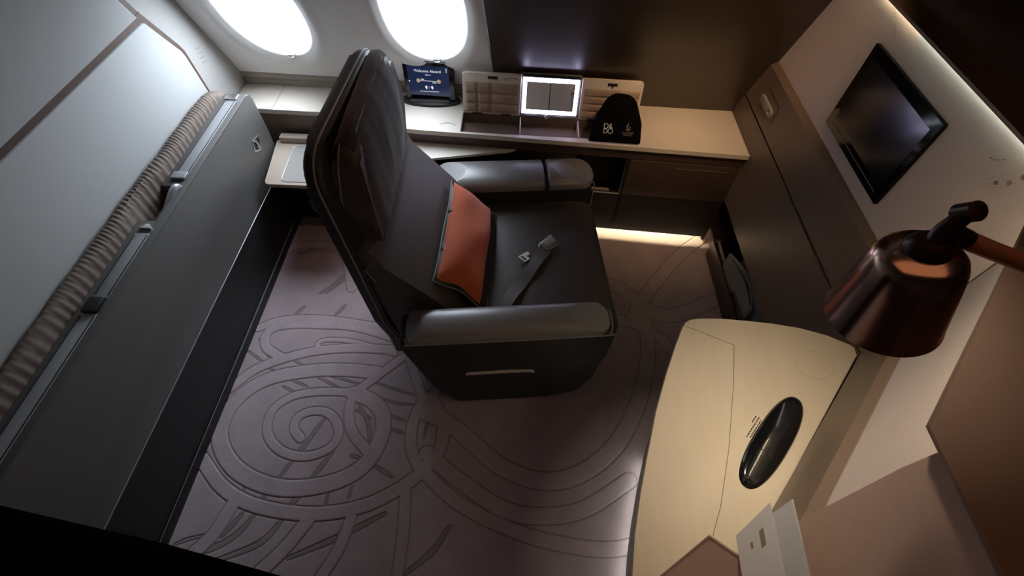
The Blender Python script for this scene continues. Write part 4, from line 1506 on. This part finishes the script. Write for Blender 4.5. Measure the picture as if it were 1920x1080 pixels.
# ================================================================== SIDE TABLE AT THE RIGHT
tbx = thing('side_table', 'curved pale maple table with black oval handle beside the right wall', 'table', (0.72, 0.45, 0.0))
TT = Vector((0.72, 0.45, 0.0))
tdef = [(0.330, -0.40), (0.332, 0.02), (0.336, 0.11), (0.354, 0.205), (0.384, 0.315), (0.417, 0.419), (0.460, 0.550), (0.513, 0.681), (0.560, 0.785), (0.598, 0.862),
        (0.612, 0.884), (0.630, 0.894), (0.66, 0.899), (0.74, 0.902), (0.83, 0.897), (0.92, 0.890), (1.012, 0.876), (1.10, 0.850), (1.168, 0.818),
        (1.177, 0.806), (1.175, 0.778), (0.779, 0.318), (0.658, 0.182), (0.658, -0.40)]
bm = bmesh.new()
prism(bm, tdef, 0.778, 0.800, r=0.004, seg=3)
top = loc_obj('tabletop', bm, M['table_wood'], tbx, TT)


def strip2d(bm, pts, w, z0, z1):
    for (ax, ay), (bx, by) in zip(pts, pts[1:]):
        d = Vector((bx - ax, by - ay))
        n = Vector((-d.y, d.x)).normalized() * w / 2
        prism(bm, [(ax + n.x, ay + n.y), (bx + n.x, by + n.y), (bx - n.x, by - n.y), (ax - n.x, ay - n.y)], z0, z1)


bm = bmesh.new()
strip2d(bm, [(0.600, 0.866), (0.633, 0.854), (0.761, 0.797), (0.727, 0.66), (0.660, 0.44), (0.600, 0.28), (0.566, 0.214), (0.530, 0.110), (0.50, -0.05), (0.50, -0.40)], 0.0016, 0.7995, 0.8004)
loc_obj('flap_seam', bm, M['seam'], top, TT)
bm = bmesh.new()
cc = Vector((1.018, 0.735))
ring = [(cc.x + 0.062 * math.cos(t) + 0.012 * math.sin(t), cc.y + 0.052 * math.sin(t)) for t in [2 * PI * k / 40 for k in range(41)]]
strip2d(bm, ring, 0.0012, 0.7995, 0.8003)
loc_obj('inlay_ring', bm, M['tan_plastic'], top, TT)
# black oval handle
hm = Matrix.Translation((0.800, 0.474, 0.800)) @ Matrix.Rotation(math.atan2(0.30, 0.262), 4, 'Z')


def ov(u, v):
    th = 2 * PI * u
    s = 1 - v
    prof = (1 - s ** 3.0) ** 0.5
    n = 2.35
    c, q = math.cos(th), math.sin(th)
    k = (abs(c) ** n + abs(q) ** n) ** (-1 / n)
    return hm @ Vector((0.182 * k * c * s, 0.050 * k * q * s, 0.018 * prof))


bm = bmesh.new()
grid(bm, 56, 14, ov, True)
bmesh.ops.remove_doubles(bm, verts=bm.verts, dist=0.0002)
hd = loc_obj('oval_handle', bm, M['black_gloss'], tbx, TT, 60)
hd['label'] = 'glossy black oval handle'
bm = bmesh.new()
fr_ = [(-0.165, -0.012), (-0.150, 0.014), (-0.06, 0.022), (-0.05, -0.018)]
tube(bm, [hm @ Vector((x, y, 0.0178 - 0.0055 * max(0, (abs(x) - 0.08) / 0.09) ** 2)) for x, y in round_poly(fr_, 0.008, 3)], 0.0010, 6, True)
loc_obj('grip_outline', bm, M['black'], hd, TT)
# small caution label: a clear sticker with unreadable printed lines
bm = bmesh.new()
lm = Matrix.Translation((0.752, 0.514, 0.800)) @ Matrix.Rotation(math.atan2(0.30, 0.262), 4, 'Z')
prism(bm, round_poly([(-0.050, -0.015), (0.050, -0.015), (0.050, 0.019), (-0.050, 0.019)], 0.006, 3), 0.0001, 0.0004, mx=lm)
lab = loc_obj('label', bm, M['table_wood'], top, TT)
bm = bmesh.new()
random.seed(3)
for row, (a, b) in enumerate(((-0.038, 0.036), (-0.044, 0.040), (0.010, 0.040))):
    x = a
    while x < b:
        w_ = random.uniform(0.004, 0.010)
        box(bm, x, min(b, x + w_), -0.011 + row * 0.009, -0.0075 + row * 0.009, 0.0004, 0.0007, mx=lm)
        x += w_ + 0.0022
loc_obj('label_print', bm, M['black'], lab, TT)
# pedestal body under the top
ped = [(0.60, -0.40), (0.478, -0.40), (0.478, 0.02), (0.482, 0.13), (0.500, 0.23), (0.530, 0.35), (0.568, 0.48), (0.615, 0.62), (0.665, 0.74), (0.71, 0.79), (0.80, 0.80), (1.0, 0.78), (1.10, 0.73), (0.70, 0.25), (0.655, 0.18), (0.655, -0.40)]
bm = bmesh.new()
prism(bm, ped, 0.05, 0.778, r=0.003)
loc_obj('pedestal', bm, M['drawer_brown'], tbx, TT)
bm = bmesh.new()
prism(bm, [(x + 0.055 if x < 0.7 else x, y - (0.05 if y > 0.7 else 0)) for x, y in ped[1:11]] + [(0.80, 0.3), (0.60, -0.40)], 0.0, 0.05)
loc_obj('plinth', bm, M['near_black_wood'], tbx, TT)
tl = thing('plinth_light_strip', 'cool light strip under the curved edge of the side table', 'light', (0.53, 0.3, 0.04))
bm = bmesh.new()
strip2d(bm, [(x + 0.012, y - 0.004) for x, y in ped[1:8]], 0.008, 0.038, 0.044)
loc_obj('light_strip', bm, M['floor_led_cool'], tl, (0.53, 0.3, 0.04))

# ================================================================== MAGAZINE RACK IN THE WALL RECESS
rk = thing('magazine_rack', 'dark low magazine rack in the recess under the right wall panel', 'rack', (1.25, 1.58, 0.0))
RO = Vector((1.25, 1.58, 0))
bm = bmesh.new()
box(bm, 1.170, 1.180, 1.22, 1.885, 0.0, 0.130, 0.002)
loc_obj('front_board', bm, M['drawer_brown'], rk, RO)
bm = bmesh.new()
box(bm, 1.186, 1.192, 1.24, 1.86, 0.0, 0.165, 0.002)
loc_obj('divider_board', bm, M['drawer_brown'], rk, RO)
bm = bmesh.new()
box(bm, 1.172, 1.33, 1.862, 1.888, 0.0, 0.135, 0.002)
box(bm, 1.172, 1.33, 1.20, 1.222, 0.0, 0.135, 0.002)
box(bm, 1.18, 1.33, 1.22, 1.865, 0.0, 0.010)
loc_obj('end_boards', bm, M['drawer_brown'], rk, RO)
random.seed(11)
for k, (yy, hh, xx, lab_) in enumerate(((1.52, 0.285, 1.199, 'grey magazine standing in front in the low wall rack'), (1.45, 0.318, 1.232, 'grey magazine with curled pages at the back of the low rack'))):
    mg = thing('magazine', lab_, 'magazine', (xx, yy, 0.012))
    bm = bmesh.new()

    def pg(u, v, k=k, hh=hh):
        y = (u - 0.5) * 0.40
        z = v * hh * (1 - 0.25 * abs(2 * u - 0.9) ** 2)
        return Vector((0.010 * math.sin(u * 6 + k) * v + 0.004 * v * v, y, z))
    vs1 = grid(bm, 20, 12, pg)
    bmesh.ops.solidify(bm, geom=bm.faces[:], thickness=0.006)
    obj('cover', bm, M['magazine'], mg, 60)
    bm = bmesh.new()
    grid(bm, 18, 10, lambda u, v: pg(u * 0.92 + 0.02, v * 0.94) + Vector((-0.010 - 0.012 * v * math.sin(3 * u), 0, 0)))
    bmesh.ops.solidify(bm, geom=bm.faces[:], thickness=0.002)
    obj('pages', bm, M['paper_grey'], mg, 60)

# ================================================================== TELEVISION, WALL REMOTE
tv = thing('television', 'black flat screen television set in the cream right wall', 'television', (1.19, 1.39, 1.275))
TVO = Vector((1.19, 1.39, 1.275))
tq = [(1.158, 1.118), (1.603, 1.126), (1.642, 1.434), (1.172, 1.431)]
tq = [(1.178, 1.113), (1.634, 1.113), (1.634, 1.4215), (1.178, 1.4215)]
bm = bmesh.new()
prism(bm, round_poly(tq, 0.006, 3), 1.190, 1.206, axis='x', r=0.002)
loc_obj('bezel', bm, M['tv_bezel'], tv, TVO)
bm = bmesh.new()
prism(bm, [(1.206, 1.160), (1.596, 1.160), (1.596, 1.386), (1.206, 1.386)], 1.1892, 1.1899, axis='x')
M['tv_screen'] = mat('satin_black_screen', (0.004, 0.004, 0.005), 0.16, noise=0.02, spec=1.0)
loc_obj('screen', bm, M['tv_screen'], tv, TVO)
bm = bmesh.new()
box(bm, 1.1890, 1.1899, 1.21, 1.585, 1.138, 1.1395)
loc_obj('bezel_line', bm, M['rail_grey'], tv, TVO)

rm = thing('wall_remote', 'pale grey pill-shaped remote set in the taupe wall near the corner', 'remote control', (1.178, 2.06, 0.907))
bm = bmesh.new()
prism(bm, round_poly([(-0.085, -0.018), (0.075, -0.018), (0.075, 0.018), (-0.085, 0.018)], 0.018, 6), -0.010, 0.0015, axis='x', r=0.003)
obj('remote_body', bm, M['tray_grey'], rm)
bm = bmesh.new()
prism(bm, [(-0.062, -0.013), (-0.050, -0.013), (-0.050, 0.012), (-0.062, 0.012)], 0.0, 0.0022, axis='x')
bmesh.ops.transform(bm, matrix=Matrix.Translation((-0.012, 0, 0)), verts=bm.verts)
obj('button_gap', bm, M['chrome'], rm)
bm = bmesh.new()
strip_pts = [(-0.105, -0.030), (-0.105, 0.055), (0.06, 0.055)]
for (a, b), (c, d) in zip(strip_pts, strip_pts[1:]):
    tube(bm, [(0.0015, a, b), (0.0015, c, d)], 0.0022, 6)
obj('cradle_edge', bm, M['brown_wall'], rm)

# ================================================================== COVE LIGHT ABOVE THE TELEVISION WALL
cv = thing('cove_light', 'hidden light strip under the dark ledge above the cream wall', 'light', (1.19, 1.2, 1.527))
CVO = Vector((1.19, 1.2, 1.527))
bm = bmesh.new()
box(bm, 1.188, 1.196, 1.50, 2.05, 1.5245, 1.5295)
loc_obj('warm_strip', bm, M['cove_warm'], cv, CVO)
bm = bmesh.new()
box(bm, 1.188, 1.196, 0.82, 1.50, 1.5245, 1.5295)
loc_obj('cool_strip', bm, M['cove_cool'], cv, CVO)
bm = bmesh.new()
strip2d(bm, [(1.118, 0.752), (0.722, 0.330)], 0.008, 1.5245, 1.5295)
loc_obj('corner_strip', bm, M['cove_corner'], cv, CVO)

# ================================================================== READING LAMP ON THE LEDGE
la = thing('reading_lamp', 'copper reading lamp on a bent arm above the side table', 'lamp', (0.93, 0.45, 1.54))
LAO = Vector((0.93, 0.45, 1.54))
p_top, p_bot = Vector((0.440, 0.340, 1.826)), Vector((0.462, 0.329, 1.714))
ax = (p_bot - p_top).normalized()
smx = frame_mx(p_top, ax.orthogonal(), ax.cross(ax.orthogonal()))
if (smx.to_3x3() @ Vector((0, 0, 1))).dot(ax) < 0:
    smx = frame_mx(p_top, ax.cross(ax.orthogonal()), ax.orthogonal())
LL = (p_bot - p_top).length
prof = [(0.001, 0.0), (0.020, 0.0), (0.034, 0.003), (0.041, 0.010), (0.045, 0.020), (0.050, 0.045), (0.060, LL - 0.012), (0.063, LL)]
bm = bmesh.new()
lathe(bm, prof + [(0.0615, LL), (0.0585, LL - 0.012), (0.0485, 0.045), (0.043, 0.020), (0.038, 0.010), (0.001, 0.006)], 64, smx, cap=False)
sd = loc_obj('lamp_shade', bm, M['copper'], la, LAO, 60)
bm = bmesh.new()
lathe(bm, [(0.017, 0.012), (0.020, 0.030), (0.024, 0.05), (0.018, 0.066), (0.001, 0.070)], 24, smx)
loc_obj('bulb', bm, M['lamp_inner'], sd, LAO)
bm = bmesh.new()
lathe(bm, [(0.001, -0.014), (0.016, -0.013), (0.022, -0.005), (0.023, 0.004)], 32, smx)
loc_obj('shade_cap', bm, M['lamp_dark'], sd, LAO)
j = Vector((0.444, 0.346, 1.851))
bm = bmesh.new()
tube(bm, [p_top + Vector((0.004, 0.002, 0.010)), j, Vector((0.452, 0.350, 1.868))], [0.012, 0.0095, 0.0085], 16)
lathe(bm, [(0.001, -0.011), (0.0105, -0.010), (0.0105, 0.010), (0.001, 0.011)], 20, frame_mx((0.453, 0.351, 1.871), (1, 0, 0), (0, 0.8, 0.6)))
tube(bm, [j, (0.470, 0.341, 1.842)], 0.010, 14)
loc_obj('joint', bm, M['lamp_dark'], la, LAO)
bm = bmesh.new()
tube(bm, spline([(0.468, 0.342, 1.842), (0.500, 0.336, 1.833), (0.560, 0.330, 1.815), (0.70, 0.340, 1.760), (0.85, 0.385, 1.685), (0.93, 0.45, 1.60)], 6), 0.0098, 14)
loc_obj('arm', bm, M['copper_arm'], la, LAO)
bm = bmesh.new()
lathe(bm, [(0.050, 0.0), (0.050, 0.012), (0.040, 0.020), (0.020, 0.024), (0.014, 0.065), (0.001, 0.068)], 32, Matrix.Translation((0.93, 0.45, 1.54)))
loc_obj('base', bm, M['lamp_dark'], la, LAO)

# ================================================================== PAPERS IN THE POCKET BY THE DOOR


def quad_sheet(bm, P, th):
    a, b, c, d = [Vector(p) for p in P]
    n = (b - a).cross(d - a).normalized() * th
    lo_ = [bm.verts.new(p) for p in (a, b, c, d)]
    hi_ = [bm.verts.new(p + n) for p in (a, b, c, d)]
    bm.faces.new(lo_)
    bm.faces.new(hi_)
    for i in range(4):
        bm.faces.new((lo_[i], lo_[(i + 1) % 4], hi_[(i + 1) % 4], hi_[i]))


pk = thing('document_pocket', 'tan leather document pocket holding papers beside the door', 'pocket', (0.46, 0.05, 0.80))
PKO = Vector((0.46, 0.05, 0.80))
A_, B_ = Vector((0.455, 0.170, 1.05)), Vector((0.564, 0.098, 1.05))
Cc = Vector((0.381, 0.102, 0.90))
dn = (Cc - A_)
bm = bmesh.new()
B2 = A_ + (B_ - A_) * 1.75
quad_sheet(bm, [A_, B2, B2 + dn * 1.6, A_ + dn * 1.6], 0.006)
loc_obj('front_flap', bm, M['pink_leather'], pk, PKO)
bm = bmesh.new()
tube(bm, [A_, B2], 0.0022, 6)
tube(bm, [A_, A_ + dn * 1.6], 0.0022, 6)
loc_obj('edge_binding', bm, M['quilt'], pk, PKO)


def sheet_thing(name, label, P1, P2, depth, th, m, cat):
    P1, P2 = Vector(P1), Vector(P2)
    t = thing(name, label, cat, P2)
    far = [P1, P2]
    a = P1 - P2
    back = Vector((-0.02, -depth, 0.0))
    dnv = (P2 - P1) * 1.2
    bm = bmesh.new()
    quad_sheet(bm, [P1 - P2, dnv * 0.0 + (P2 - P1) * 0.0 + Vector((0, 0, 0)), back, a + back], th)
    return t, bm


t1, bm = sheet_thing('document_card', 'white printed card at the front of the papers by the door', (0.563, 0.226, 1.14), (0.510, 0.171, 1.06), 0.30, 0.0012, None, 'card')
obj('card_sheet', bm, M['paper'], t1)
e1 = Vector((0.053, 0.055, 0.08))
e2 = Vector((-0.02, -0.30, 0.0)).normalized()
nn = e1.cross(e2).normalized()
if nn.z < 0:
    nn = -nn
bm = bmesh.new()
for (a0, a1, b0, b1) in ((0.60, 0.72, 0.030, 0.062), (0.34, 0.40, 0.036, 0.048)):
    q = [e1 * a0 + e2 * b0, e1 * a1 + e2 * b0, e1 * a1 + e2 * b1, e1 * a0 + e2 * b1]
    quad_sheet(bm, [p + nn * 0.0016 for p in q], 0.0003)
obj('printed_mark', bm, M['print_tan'], t1)
t2, bm = sheet_thing('menu_card', 'thick pale menu card standing behind the printed card by the door', (0.602, 0.229, 1.160), (0.560, 0.195, 1.085), 0.30, 0.004, None, 'menu')
obj('menu_board', bm, M['paper_grey'], t2)
